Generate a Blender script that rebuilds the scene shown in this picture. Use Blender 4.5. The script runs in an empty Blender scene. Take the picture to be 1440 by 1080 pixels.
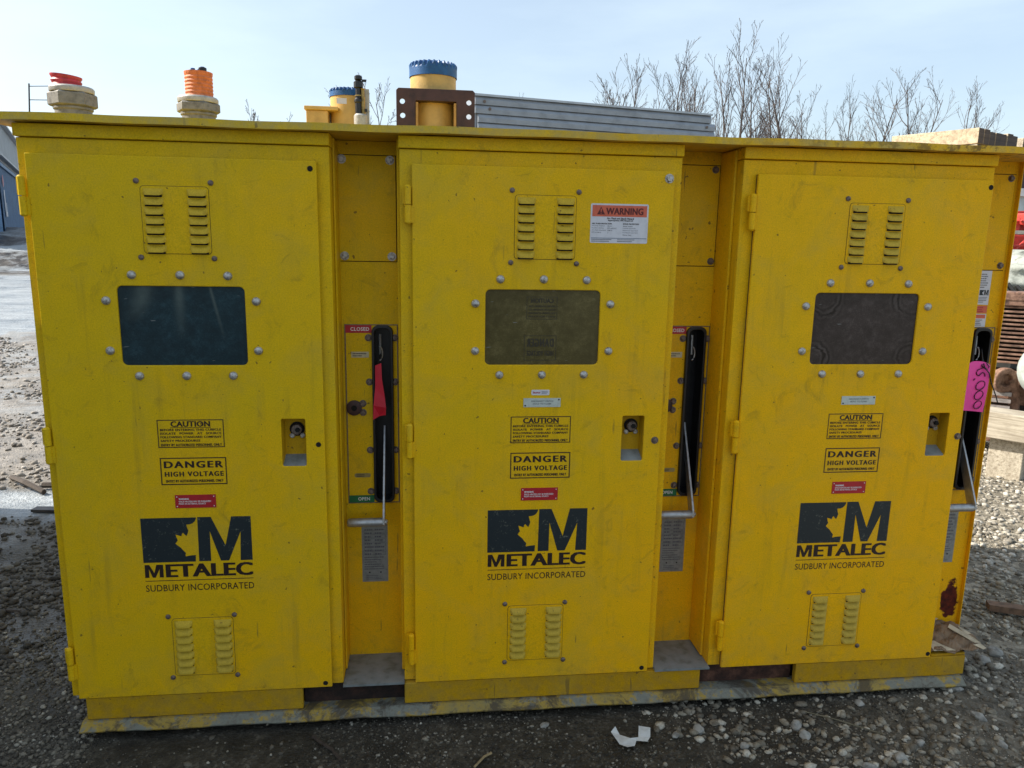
import bpy, bmesh, math, random
import numpy as np
from mathutils import Vector, Matrix
R = math.radians
S = bpy.context.scene
COL = S.collection
random.seed(7)

# ------------------------------------------------------------------ camera
cd = bpy.data.cameras.new('camera'); cam = bpy.data.objects.new('camera', cd); COL.objects.link(cam)
cam.location = (1.1508, -2.4052, 1.5309)
cam.rotation_euler = (1.3798, -0.0176, -0.1130)
cd.sensor_width = 36; cd.lens = 36 * 1058.2 / 1440; cd.clip_start = .05; cd.clip_end = 2000
S.camera = cam

# ------------------------------------------------------------------ sky and sun
SUN_AZ = 78      # degrees from +Y towards -X
SUN_EL = 38
w = bpy.data.worlds.new('World'); S.world = w; w.use_nodes = True
nt = w.node_tree; nt.nodes.clear()
out = nt.nodes.new('ShaderNodeOutputWorld'); bg = nt.nodes.new('ShaderNodeBackground')
sky = nt.nodes.new('ShaderNodeTexSky'); sky.sky_type = 'NISHITA'; sky.sun_disc = False
sky.sun_elevation = R(SUN_EL); sky.sun_rotation = R(-SUN_AZ)
sky.air_density = 1.0; sky.dust_density = 2.6; sky.ozone_density = 1.4; sky.altitude = 200
# thin high cloud veil: pale streaks mixed into the sky
tc = nt.nodes.new('ShaderNodeTexCoord'); mp = nt.nodes.new('ShaderNodeMapping'); mp.inputs['Scale'].default_value = (1.2, 1.2, 5)
nz = nt.nodes.new('ShaderNodeTexNoise'); nz.inputs['Scale'].default_value = 2.2; nz.inputs['Detail'].default_value = 6; nz.inputs['Roughness'].default_value = .55
cr = nt.nodes.new('ShaderNodeValToRGB'); cr.color_ramp.elements[0].position = .40; cr.color_ramp.elements[1].position = .75
cr.color_ramp.elements[0].color = (.26, .26, .26, 1); cr.color_ramp.elements[1].color = (.44, .44, .44, 1)
mx = nt.nodes.new('ShaderNodeMixRGB'); mx.inputs['Color2'].default_value = (6.2, 7.1, 7.3, 1)
L = nt.links.new
L(tc.outputs['Generated'], mp.inputs['Vector']); L(mp.outputs[0], nz.inputs['Vector']); L(nz.outputs['Fac'], cr.inputs[0])
L(cr.outputs[0], mx.inputs['Fac']); L(sky.outputs[0], mx.inputs['Color1']); L(mx.outputs[0], bg.inputs[0])
bg.inputs['Strength'].default_value = 0.122
L(bg.outputs[0], out.inputs[0])
sd = bpy.data.lights.new('sun', 'SUN'); so = bpy.data.objects.new('sun', sd); COL.objects.link(so)
sd.energy = 5.0; sd.angle = R(.55); sd.color = (1, .93, .82)
dv = Vector((-math.sin(R(SUN_AZ)) * math.cos(R(SUN_EL)), math.cos(R(SUN_AZ)) * math.cos(R(SUN_EL)), math.sin(R(SUN_EL))))
so.rotation_euler = dv.to_track_quat('Z', 'Y').to_euler(); so.location = (-8, 3, 9)
S.view_settings.view_transform = 'Standard'; S.view_settings.look = 'None'
S.view_settings.exposure = 0.70; S.view_settings.gamma = 1; S.view_settings.use_curve_mapping = False

# ------------------------------------------------------------------ materials
def nodes(name):
    m = bpy.data.materials.new(name); m.use_nodes = True
    t = m.node_tree; b = t.nodes['Principled BSDF']
    return m, t, b
def N(t, kind, **k):
    n = t.nodes.new(kind)
    for a, v in k.items():
        if a in n.inputs.keys(): n.inputs[a].default_value = v
        else: setattr(n, a, v)
    return n
def noise(t, scale, detail=4, rough=.55, vec=None, dist=0):
    n = t.nodes.new('ShaderNodeTexNoise'); n.inputs['Scale'].default_value = scale; n.inputs['Detail'].default_value = detail
    n.inputs['Roughness'].default_value = rough; n.inputs['Distortion'].default_value = dist
    if vec is not None: t.links.new(vec, n.inputs['Vector'])
    return n
def ramp(t, src, stops):
    r = t.nodes.new('ShaderNodeValToRGB'); e = r.color_ramp.elements
    while len(e) < len(stops): e.new(.5)
    for i, (p, c) in enumerate(stops):
        e[i].position = p; e[i].color = (c, c, c, 1) if isinstance(c, (int, float)) else (*c, 1)
    t.links.new(src, r.inputs[0]); return r
def mix(t, fac, a, b, mode='MIX'):
    m = t.nodes.new('ShaderNodeMixRGB'); m.blend_type = mode
    for s, i in ((fac, 0), (a, 1), (b, 2)):
        if isinstance(s, (int, float)): m.inputs[i].default_value = s
        elif isinstance(s, tuple): m.inputs[i].default_value = (*s, 1)
        else: t.links.new(s, m.inputs[i])
    return m.outputs[0]
def math_(t, op, a, b=None, clamp=False):
    m = t.nodes.new('ShaderNodeMath'); m.operation = op; m.use_clamp = clamp
    for s, i in ((a, 0), (b, 1)):
        if s is None: continue
        if isinstance(s, (int, float)): m.inputs[i].default_value = s
        else: t.links.new(s, m.inputs[i])
    return m.outputs[0]
def wpos(t): return t.nodes.new('ShaderNodeNewGeometry').outputs['Position']
def bump(t, b, h, strength=.3, dist=.002):
    n = t.nodes.new('ShaderNodeBump'); n.inputs['Strength'].default_value = strength; n.inputs['Distance'].default_value = dist
    t.links.new(h, n.inputs['Height']); t.links.new(n.outputs[0], b.inputs['Normal'])
def mat(name, col, rough=.6, metal=0, var=.18, scale=30, bmp=.15, bd=.002, spec=.5, dark=None):
    """plain surface with mottled colour and a little relief"""
    m, t, b = nodes(name); p = wpos(t)
    n = noise(t, scale, 6, .6, p)
    c2 = dark or tuple(c * (1 - var * 2) for c in col); c1 = tuple(min(1, c * (1 + var)) for c in col)
    r = ramp(t, n.outputs['Fac'], [(.3, c2), (.5, col), (.72, c1)])
    t.links.new(r.outputs[0], b.inputs['Base Color'])
    b.inputs['Roughness'].default_value = rough; b.inputs['Metallic'].default_value = metal
    b.inputs['Specular IOR Level'].default_value = spec
    if bmp: bump(t, b, noise(t, scale * 6, 4, .6, p).outputs['Fac'], bmp, bd)
    return m

def yellow_paint(name, dirt=0.0, base=(.71, .470, .006), warm=(.90, .455, .003)):
    m, t, b = nodes(name); p = wpos(t)
    big = noise(t, 1.6, 4, .6, p); mid = noise(t, 14, 6, .65, p); fine = noise(t, 230, 4, .8, p)
    sxx = t.nodes.new('ShaderNodeSeparateXYZ'); t.links.new(p, sxx.inputs[0])   # paint shifts from base to warm towards the right and the bottom
    warmf = math_(t, 'ADD', math_(t, 'ADD', math_(t, 'MULTIPLY', sxx.outputs['X'], .22), math_(t, 'MULTIPLY', math_(t, 'SUBTRACT', 1.2, sxx.outputs['Z']), .30)), math_(t, 'MULTIPLY', math_(t, 'SUBTRACT', big.outputs['Fac'], .5), 1.3))
    r = ramp(t, warmf, [(.0, base), (.85, warm)])
    c = mix(t, ramp(t, mid.outputs['Fac'], [(.35, 0), (.7, .22)]).outputs[0], r.outputs[0], tuple(x * .72 for x in base))
    f2 = ramp(t, fine.outputs['Fac'], [(.30, .76), (.5, 1.0), (.70, 1.20)])
    c = mix(t, 1.0, c, f2.outputs[0], 'MULTIPLY')
    # faint vertical run marks
    mp = t.nodes.new('ShaderNodeMapping'); mp.inputs['Scale'].default_value = (26, 26, 1.3); t.links.new(p, mp.inputs[0])
    st = noise(t, 1, 5, .6, mp.outputs[0])
    c = mix(t, math_(t, 'MULTIPLY', ramp(t, st.outputs['Fac'], [(.54, 0), (.74, .55)]).outputs[0], ramp(t, noise(t, 2.6, 4, .6, p).outputs['Fac'], [(.45, .1), (.62, 1)]).outputs[0]), c, (.34, .22, .02))
    # greyish dust film in soft clouds, darker rubbed smudges, thin scratches
    fl = noise(t, 5, 8, .72, p, .6); c = mix(t, ramp(t, fl.outputs['Fac'], [(.48, 0), (.72, .32)]).outputs[0], c, (.42, .32, .07))
    sm = noise(t, 9, 7, .75, p, 1.5); c = mix(t, ramp(t, sm.outputs['Fac'], [(.56, 0), (.73, .48)]).outputs[0], c, (.26, .17, .02))
    ms = t.nodes.new('ShaderNodeMapping'); ms.inputs['Scale'].default_value = (70, 70, 5); ms.inputs['Rotation'].default_value = (0, .5, 0); t.links.new(p, ms.inputs[0])
    s1 = noise(t, 1, 2, .3, ms.outputs[0]); s1m = noise(t, 6, 2, .5, p)
    c = mix(t, math_(t, 'MULTIPLY', ramp(t, s1.outputs['Fac'], [(.735, 0), (.76, .7)]).outputs[0], ramp(t, s1m.outputs['Fac'], [(.5, 0), (.6, 1)]).outputs[0]), c, (.20, .13, .03))
    # specks of chipped paint and dirt spots
    sp = noise(t, 55, 3, .5, p); msk = ramp(t, sp.outputs['Fac'], [(.70, 0), (.73, 1)])
    c = mix(t, math_(t, 'MULTIPLY', msk.outputs[0], .75), c, (.10, .055, .02))
    if dirt:
        sx = t.nodes.new('ShaderNodeSeparateXYZ'); t.links.new(p, sx.inputs[0])
        g = math_(t, 'MULTIPLY', math_(t, 'SUBTRACT', .10, sx.outputs['Z']), 5.0, True)
        d = noise(t, 22, 7, .7, p)
        dm = math_(t, 'MULTIPLY', ramp(t, d.outputs['Fac'], [(.40, 0), (.62, 1)]).outputs[0], math_(t, 'ADD', math_(t, 'MULTIPLY', g, dirt), .04, True), True)
        c = mix(t, dm, c, (.16, .12, .07))
        # scraped rust nicks low down
        rn = noise(t, 38, 5, .7, p); rm = math_(t, 'MULTIPLY', ramp(t, rn.outputs['Fac'], [(.66, 0), (.69, 1)]).outputs[0], g, True)
        c = mix(t, rm, c, (.10, .025, .012))
    t.links.new(c, b.inputs['Base Color'])
    rr = ramp(t, mid.outputs['Fac'], [(.3, .42), (.7, .62)]); t.links.new(rr.outputs[0], b.inputs['Roughness'])
    b.inputs['Specular IOR Level'].default_value = .13
    h = mix(t, .5, fine.outputs['Fac'], noise(t, 120, 3, .6, p).outputs['Fac'])
    bump(t, b, h, .35, .0012)
    return m
YEL = yellow_paint('yellow_enamel', .35)
YELL = yellow_paint('yellow_enamel_dusty', 0, (.60, .41, .03), (.50, .34, .05))
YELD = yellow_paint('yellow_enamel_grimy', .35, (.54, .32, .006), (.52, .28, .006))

def lip_paint():
    m, t, b = nodes('scuffed_base_lip'); p = wpos(t)
    a = noise(t, 4, 8, .75, p); c1 = ramp(t, a.outputs['Fac'], [(.34, (.13, .14, .12)), (.48, (.20, .20, .16)), (.52, (.38, .25, .03)), (.70, (.24, .20, .08))])
    d = noise(t, 60, 6, .7, p)
    c = mix(t, ramp(t, d.outputs['Fac'], [(.5, 0), (.66, .8)]).outputs[0], c1.outputs[0], (.13, .11, .08))
    c = mix(t, ramp(t, noise(t, 7, 8, .75, p, .6).outputs['Fac'], [(.52, 0), (.60, .85)]).outputs[0], c, (.055, .042, .028))
    t.links.new(c, b.inputs['Base Color']); b.inputs['Roughness'].default_value = .75
    bump(t, b, d.outputs['Fac'], .5, .004); return m
LIP = lip_paint()
SEAM = mat('dark_brown_seam', (.075, .045, .012), .9, 0, .3, 60, 0)
def rust(name, c0=(.085, .022, .012), c1=(.16, .045, .02)):
    m, t, b = nodes(name); p = wpos(t); n = noise(t, 18, 8, .7, p)
    r = ramp(t, n.outputs['Fac'], [(.35, tuple(x * .3 for x in c0)), (.5, c0), (.68, c1)])
    t.links.new(r.outputs[0], b.inputs['Base Color']); b.inputs['Roughness'].default_value = .8
    bump(t, b, noise(t, 90, 5, .7, p).outputs['Fac'], .6, .004); return m
RUSTD = rust('dark_rusty_cavity', (.020, .009, .006), (.05, .02, .012)); 
BROWNP = mat('brown_primer', (.052, .022, .020), .55, 0, .25, 25, .2)
def panel_with_rust():
    """recess panel paint with an oxide-red patch where the paint has flaked at its lower right corner"""
    m = YEL.copy(); m.name = 'yellow_enamel_rust_patch'; t = m.node_tree; b = t.nodes['Principled BSDF']
    src = b.inputs['Base Color'].links[0].from_socket; p = wpos(t)
    vm = t.nodes.new('ShaderNodeVectorMath'); vm.operation = 'DISTANCE'
    sc = t.nodes.new('ShaderNodeVectorMath'); sc.operation = 'MULTIPLY'; sc.inputs[1].default_value = (1.5, 0, .62)
    t.links.new(p, sc.inputs[0]); t.links.new(sc.outputs[0], vm.inputs[0]); vm.inputs[1].default_value = (3.250 * 1.5, 0, .125 * .62)
    n = noise(t, 18, 4, .6, p)
    v = math_(t, 'ADD', vm.outputs['Value'], math_(t, 'MULTIPLY', math_(t, 'SUBTRACT', n.outputs['Fac'], .5), .10))
    mk = ramp(t, v, [(.052, 1), (.056, 0)])
    rc = ramp(t, noise(t, 60, 5, .6, p).outputs['Fac'], [(.35, (.045, .012, .010)), (.62, (.13, .024, .012))])
    t.links.new(mix(t, mk.outputs[0], src, rc.outputs[0]), b.inputs['Base Color']); return m
YELR = panel_with_rust()

SILL = mat('grey_worn_sill', (.20, .215, .21), .6, 0, .2, 18, .3, dark=(.10, .11, .09))
BLACK = mat('black_plastic', (.008, .008, .010), .38, 0, .3, 40, .05)
DARK = mat('dark_cavity', (.006, .005, .004), .9, 0, .2, 40, 0)
STEEL = mat('brushed_steel', (.42, .42, .42), .42, .75, .15, 60, .2)
BOLTM = mat('zinc_bolt', (.45, .44, .42), .4, .6, .25, 120, .3, dark=(.16, .13, .10))
BOLTB = mat('brown_bolt', (.17, .13, .11), .5, .4, .3, 150, .3, dark=(.06, .035, .025))
CAST = mat('cast_aluminium', (.21, .20, .18), .6, .25, .2, 70, .5, .002)
CASTL = mat('pale_aluminium', (.42, .41, .38), .5, .3, .12, 70, .3)
CREAM = mat('cream_yellow_paint', (.56, .36, .10), .5, 0, .12, 20, .2)
BLUEC = mat('blue_plastic', (.006, .075, .23), .45, 0, .3, 30, .3, dark=(.006, .05, .15))
ORANGE = mat('orange_rubber', (.62, .17, .05), .6, 0, .2, 60, .5)
REDP = mat('faded_red_plastic', (.52, .05, .06), .5, 0, .2, 40, .3)
WHITEL = mat('white_label', (.62, .62, .66), .5, 0, .06, 40, .03)
ORL = mat('orange_red_label', (.62, .12, .06), .5, 0, .08, 40, .03)
REDL = mat('red_label', (.42, .010, .018), .45, 0, .08, 40, .03)
GRNL = mat('green_label', (.01, .13, .04), .45, 0, .1, 40, .03)
ALUL = mat('grey_data_plate', (.25, .26, .25), .5, .3, .15, 60, .1)
ALUB = mat('pale_engraved_plate', (.50, .55, .50), .45, .1, .08, 60, .05)
WTXT = mat('white_print', (.75, .72, .70), .6, 0, .03, 40, 0)
PINK = mat('pink_card', (.95, .075, .40), .5, 0, .05, 30, .05)
REDF = mat('red_translucent_tag', (.60, .012, .04), .4, 0, .1, 12, .05)
def print_mat(name, col, wear):
    m, t, b = nodes(name); p = wpos(t)
    n1 = noise(t, 34, 3, .8, p, 1.2); n2 = noise(t, 160, 3, .7, p)
    s = math_(t, 'MULTIPLY', ramp(t, n1.outputs['Fac'], [(.56, 0), (.66, 1)]).outputs[0], ramp(t, n2.outputs['Fac'], [(.50, 0), (.60, 1)]).outputs[0])
    t.links.new(mix(t, math_(t, 'MULTIPLY', s, wear), col, (.30, .30, .22)), b.inputs['Base Color'])
    b.inputs['Roughness'].default_value = .5; return m
PRINT = print_mat('black_print', (.018, .006, .004), .15)
LOGO = print_mat('blue_black_print', (.008, .016, .020), .42)
FINE = mat('small_dark_print', (.10, .10, .12), .6, 0, .1, 40, 0)

def pane_mat(name, col, tint, kind):
    m, t, b = nodes(name)
    tcn = t.nodes.new('ShaderNodeTexCoord'); p = tcn.outputs['Object']
    n = noise(t, 260, 3, .8, p); n2 = noise(t, 5, 4, .5, p); n3 = noise(t, 40, 6, .7, p)
    c = mix(t, ramp(t, n.outputs['Fac'], [(.52, 0), (.78, .7)]).outputs[0], mix(t, n2.outputs['Fac'], col, tint), tuple(min(1, x * 2.0 + .012) for x in tint))
    c = mix(t, ramp(t, n3.outputs['Fac'], [(.48, 0), (.72, .6)]).outputs[0], c, tuple(min(1, x * 1.9 + .012) for x in tint))
    c = mix(t, ramp(t, noise(t, 7, 6, .65, p, .8).outputs['Fac'], [(.42, .55), (.62, 0)]).outputs[0], c, tuple(x * .55 for x in col))
    mp = t.nodes.new('ShaderNodeMapping'); mp.inputs['Scale'].default_value = (22, 1, 150); mp.inputs['Rotation'].default_value = (0, .12, 0); t.links.new(p, mp.inputs[0])
    sc = noise(t, 1, 2, .4, mp.outputs[0]); c = mix(t, ramp(t, sc.outputs['Fac'], [(.74, 0), (.77, .6)]).outputs[0], c, (.22, .24, .24))
    sx = t.nodes.new('ShaderNodeSeparateXYZ'); t.links.new(p, sx.inputs[0]); X, Z_ = sx.outputs['X'], sx.outputs['Z']
    def gauss(v, c0, w_): return math_(t, 'POWER', 2.718, math_(t, 'MULTIPLY', math_(t, 'POWER', math_(t, 'ABSOLUTE', math_(t, 'MULTIPLY', math_(t, 'SUBTRACT', v, c0), 1 / w_)), 2.0), -1.0))
    if kind == 0:     # three long reflection streaks painted into the pane colour
        zf = math_(t, 'SUBTRACT', 1.37, Z_)
        w1 = gauss(math_(t, 'ADD', X, math_(t, 'MULTIPLY', math_(t, 'POWER', math_(t, 'MAXIMUM', zf, 0.0), 1.5), .9)), .298, .026)
        f1 = math_(t, 'MULTIPLY', w1, math_(t, 'MULTIPLY', math_(t, 'SUBTRACT', .115, zf), 14, True))
        w2 = math_(t, 'MULTIPLY', gauss(X, .402, .014), math_(t, 'MULTIPLY', math_(t, 'SUBTRACT', .17, zf), 8, True))
        w3 = math_(t, 'MULTIPLY', gauss(math_(t, 'SUBTRACT', X, math_(t, 'MULTIPLY', zf, .22)), .494, .0045), math_(t, 'MULTIPLY', math_(t, 'SUBTRACT', .17, zf), 9, True))
        f = math_(t, 'MULTIPLY', math_(t, 'ADD', math_(t, 'ADD', f1, w2), w3, True), .95)
        c = mix(t, math_(t, 'MULTIPLY', f, ramp(t, n3.outputs['Fac'], [(.3, .6), (.7, 1)]).outputs[0]), c, (.075, .105, .10))
    if kind == 2:     # wavering dark and pale rings round the corner fixings
        for cx_, cz_, r_ in ((.262, 1.352, .050), (.585, 1.350, .062), (.235, 1.150, .045), (.585, 1.150, .045)):
            d = math_(t, 'POWER', math_(t, 'ADD', math_(t, 'POWER', math_(t, 'ABSOLUTE', math_(t, 'SUBTRACT', X, cx_)), 2.0), math_(t, 'POWER', math_(t, 'ABSOLUTE', math_(t, 'SUBTRACT', Z_, cz_)), 2.0)), .5)
            d = math_(t, 'ADD', d, math_(t, 'MULTIPLY', math_(t, 'SUBTRACT', noise(t, 14, 4, .6, p, 1.0).outputs['Fac'], .5), .045))
            rg = math_(t, 'MULTIPLY', math_(t, 'ADD', math_(t, 'SINE', math_(t, 'MULTIPLY', d, 360)), 1.0), .5)
            mk = math_(t, 'MULTIPLY', gauss(d, r_, .019), ramp(t, noise(t, 9, 3, .5, p).outputs['Fac'], [(.40, .15), (.58, 1)]).outputs[0])
            c = mix(t, math_(t, 'MULTIPLY', math_(t, 'MULTIPLY', rg, mk), 1.0, True), c, (.004, .003, .003))
            c = mix(t, math_(t, 'MULTIPLY', math_(t, 'MULTIPLY', math_(t, 'SUBTRACT', 1.0, rg), mk), .4), c, (.10, .083, .078))
    t.links.new(c, b.inputs['Base Color']); b.inputs['Roughness'].default_value = .2; b.inputs['Specular IOR Level'].default_value = .3
    return m
PANES = [pane_mat('smoked_blue_pane', (.004, .022, .032), (.010, .038, .050), 0),
         pane_mat('olive_brown_pane', (.075, .060, .016), (.11, .09, .034), 1),
         pane_mat('dark_brown_pane', (.030, .022, .021), (.060, .047, .044), 2)]

# ------------------------------------------------------------------ mesh building
class MB:
    def __init__(s): s.v = []; s.f = []; s.m = []
    def add(s, vs, fs, mi=0):
        o = len(s.v); s.v += [tuple(v) for v in vs]; s.f += [tuple(i + o for i in f) for f in fs]; s.m += [mi] * len(fs); return s
    def box(s, x0, x1, y0, y1, z0, z1, mi=0):
        vs = [(x, y, z) for x in (x0, x1) for y in (y0, y1) for z in (z0, z1)]
        return s.add(vs, [(0, 1, 3, 2), (4, 6, 7, 5), (0, 4, 5, 1), (2, 3, 7, 6), (0, 2, 6, 4), (1, 5, 7, 3)], mi)
    def obox(s, c, ax, ay, az, mi=0):
        c = Vector(c); ax = Vector(ax); ay = Vector(ay); az = Vector(az)
        vs = [c + i * ax + j * ay + k * az for i in (-.5, .5) for j in (-.5, .5) for k in (-.5, .5)]
        return s.add(vs, [(0, 1, 3, 2), (4, 6, 7, 5), (0, 4, 5, 1), (2, 3, 7, 6), (0, 2, 6, 4), (1, 5, 7, 3)], mi)
    def lathe(s, prof, c=(0, 0, 0), axis='z', n=20, mi=0, rot=0):
        """prof: list of (radius, height) bottom to top"""
        vs = []; fs = []
        for r, h in prof:
            for k in range(n):
                a = 2 * math.pi * k / n + rot; x, y, z = r * math.cos(a), r * math.sin(a), h
                if axis == 'z': v = (x, y, z)
                elif axis == 'y': v = (x, -z, y)     # heights grow towards the viewer (-Y)
                else: v = (z, x, y)
                vs.append((v[0] + c[0], v[1] + c[1], v[2] + c[2]))
        for i in range(len(prof) - 1):
            for k in range(n):
                a = i * n + k; b = i * n + (k + 1) % n; fs.append((a, b, b + n, a + n))
        fs.append(tuple(reversed(range(n)))); fs.append(tuple(range((len(prof) - 1) * n, len(prof) * n)))
        return s.add(vs, fs, mi)
    def tube(s, pts, rad, n=6, mi=0, cap=True):
        pts = [Vector(p) for p in pts]; vs = []; fs = []; up = Vector((0, 0, 1))
        for i, p in enumerate(pts):
            d = (pts[min(i + 1, len(pts) - 1)] - pts[max(i - 1, 0)]).normalized()
            a = d.cross(up if abs(d.z) < .9 else Vector((1, 0, 0))).normalized(); b = d.cross(a)
            r = rad[i] if isinstance(rad, (list, tuple)) else rad
            for k in range(n):
                t_ = 2 * math.pi * k / n; vs.append(p + a * (r * math.cos(t_)) + b * (r * math.sin(t_)))
        for i in range(len(pts) - 1):
            for k in range(n): fs.append((i * n + k, i * n + (k + 1) % n, (i + 1) * n + (k + 1) % n, (i + 1) * n + k))
        if cap: fs += [tuple(range(n)), tuple(range((len(pts) - 1) * n, len(pts) * n))]
        return s.add(vs, fs, mi)
    def sheet(s, outer, holes, y0, y1, mi=0):
        """plate in the XZ plane with holes, between y0 (front) and y1"""
        bm = bmesh.new()
        for loop in [outer] + holes:
            vv = [bm.verts.new((x, y0, z)) for x, z in loop]
            for i in range(len(vv)): bm.edges.new((vv[i], vv[(i + 1) % len(vv)]))
        bmesh.ops.triangle_fill(bm, use_beauty=True, use_dissolve=False, edges=bm.edges[:])
        if y1 != y0:
            r = bmesh.ops.extrude_face_region(bm, geom=bm.faces[:])
            for e in r['geom']:
                if isinstance(e, bmesh.types.BMVert): e.co.y = y1
        bmesh.ops.recalc_face_normals(bm, faces=bm.faces[:])
        if y1 == y0:
            for f in bm.faces:
                if f.normal.y > 0: f.normal_flip()
        bm.verts.index_update()
        s.add([v.co[:] for v in bm.verts], [tuple(v.index for v in f.verts) for f in bm.faces], mi); bm.free(); return s
    def mesh(s, name, mats, smooth=False):
        me = bpy.data.meshes.new(name); me.from_pydata([tuple(v) for v in s.v], [], s.f)
        for m in mats: me.materials.append(m)
        me.polygons.foreach_set('material_index', s.m)
        me.update()
        bm = bmesh.new(); bm.from_mesh(me); 
        if not getattr(s, 'keep', False): bmesh.ops.recalc_face_normals(bm, faces=bm.faces[:])
        bm.to_mesh(me); bm.free()
        if smooth:
            me.polygons.foreach_set('use_smooth', [True] * len(me.polygons))
            me.set_sharp_from_angle(angle=R(38))
        return me
def rrect(x0, x1, z0, z1, r, n=5):
    p = []
    for cx, cz, a0 in ((x1 - r, z1 - r, 0), (x0 + r, z1 - r, 90), (x0 + r, z0 + r, 180), (x1 - r, z0 + r, 270)):
        for i in range(n + 1):
            a = R(a0 + 90 * i / n); p.append((cx + r * math.cos(a), cz + r * math.sin(a)))
    return p
def circ(x, z, r, n=14): return [(x + r * math.cos(2 * math.pi * i / n), z + r * math.sin(2 * math.pi * i / n)) for i in range(n)]
def obj(name, src, mats=None, parent=None, loc=(0, 0, 0), bevel=0, smooth=False, rot=None):
    if isinstance(src, MB): src = src.mesh(name, mats if isinstance(mats, (list, tuple)) else [mats], smooth)
    o = bpy.data.objects.new(name, src); COL.objects.link(o)
    off = Vector(loc)
    if parent is not None:
        o.parent = parent
        if parent.type == 'EMPTY' and parent.get('worldkids'): off = off - parent.location
    o.location = off
    if rot: o.rotation_euler = rot
    if bevel:
        b = o.modifiers.new('bevel', 'BEVEL'); b.width = bevel; b.segments = 2; b.limit_method = 'ANGLE'; b.angle_limit = R(40)
    return o
def thing(name, label, cat, loc, group=None, world=True):
    o = bpy.data.objects.new(name, None); COL.objects.link(o); o.location = loc; o.empty_display_size = .1
    o['label'] = label; o['category'] = cat
    if group: o['group'] = group
    if world: o['worldkids'] = 1
    return o
def tag(o, label, cat, group=None, kind=None):
    if label: o['label'] = label
    if cat: o['category'] = cat
    if group: o['group'] = group
    if kind: o['kind'] = kind
    return o

# text -> triangles, stretched to fill a given box exactly
_tc = {}
def glyphs(s, bold):
    k = (s, bold)
    if k not in _tc:
        c = bpy.data.curves.new('t', 'FONT'); c.body = s; c.resolution_u = 3; c.offset = bold; c.space_character = 1.25 if s in ('DANGER', 'HIGH VOLTAGE') else 1.05 + bold
        o = bpy.data.objects.new('t', c); COL.objects.link(o); bpy.context.view_layer.update()
        me = bpy.data.meshes.new_from_object(o.evaluated_get(bpy.context.evaluated_depsgraph_get()))
        v = np.array([q.co[:2] for q in me.vertices]); f = [tuple(p.vertices) for p in me.polygons]
        bpy.data.objects.remove(o); bpy.data.meshes.remove(me); bpy.data.curves.remove(c)
        v -= v.min(0); v /= v.max(0); _tc[k] = (v, f)
    return _tc[k]
def text(mb, s, x0, x1, z0, z1, y, mi=0, bold=.02, flip=False, turn=False):
    if bold >= .03 and not turn:
        dx = (z1 - z0) * (bold * 2.8 if bold < .04 else bold * 3.1)
        for q in range(3 if bold > .034 else 2): text(mb, s, x0 + dx * q / (2 if bold > .034 else 1), x1 - dx + dx * q / (2 if bold > .034 else 1), z0, z1, y - .00012 * q, mi, .012, flip)
        return
    v, f = glyphs(s, bold)
    u = v[:, 0]; q = v[:, 1]
    if flip: u = 1 - u
    if turn: X = x0 + q * (x1 - x0); Zz = z1 - u * (z1 - z0)
    else: X = x0 + u * (x1 - x0); Zz = z0 + q * (z1 - z0)
    mb.add([(a, y, b) for a, b in zip(X, Zz)], f, mi)
def lines_print(mb, x0, x1, z0, z1, rows, y, mi=0, cols=1, seed=1):
    """rows of unreadable small print as short dashes"""
    rnd = random.Random(seed); h = (z1 - z0) / rows
    for r in range(rows):
        for c in range(cols):
            a = x0 + (x1 - x0) * c / cols; wmax = (x1 - x0) / cols * rnd.uniform(.55, .93); x = a
            while x < a + wmax:
                wd = rnd.uniform(.12, .3) * (z1 - z0) / rows * 6 * .35
                zz = z0 + (r + .25) * h; e = min(x + wd, a + wmax)
                mb.add([(x, y, zz), (e, y, zz), (e, y, zz + h * .42), (x, y, zz + h * .42)], [(0, 1, 2, 3)], mi); x += wd * 1.3
def frame(mb, x0, x1, z0, z1, t_, y, mi=0):
    for a in ((x0, x1, z1 - t_, z1), (x0, x1, z0, z0 + t_), (x0, x0 + t_, z0 + t_, z1 - t_), (x1 - t_, x1, z0 + t_, z1 - t_)):
        mb.add([(a[0], y, a[2]), (a[1], y, a[2]), (a[1], y, a[3]), (a[0], y, a[3])], [(0, 1, 2, 3)], mi)

# ------------------------------------------------------------------ terrain
def vnoise(x, y, seed=0):
    rs = np.random.RandomState(seed); T = rs.rand(256, 256)
    xi = np.floor(x).astype(int); yi = np.floor(y).astype(int); fx = x - xi; fy = y - yi
    fx = fx * fx * (3 - 2 * fx); fy = fy * fy * (3 - 2 * fy)
    g = lambda i, j: T[i % 256, j % 256]
    return (g(xi, yi) * (1 - fx) * (1 - fy) + g(xi + 1, yi) * fx * (1 - fy) + g(xi, yi + 1) * (1 - fx) * fy + g(xi + 1, yi + 1) * fx * fy) - .5
def fbm(x, y, s, o=4, seed=0):
    r = 0; a = 1
    for i in range(o): r = r + a * vnoise(x * s + 13 * i, y * s + 7 * i, seed + i); s *= 2.1; a *= .5
    return r
def sstep(a, b, x): t_ = np.clip((x - a) / (b - a), 0, 1); return t_ * t_ * (3 - 2 * t_)
GZ = -.135
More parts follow.
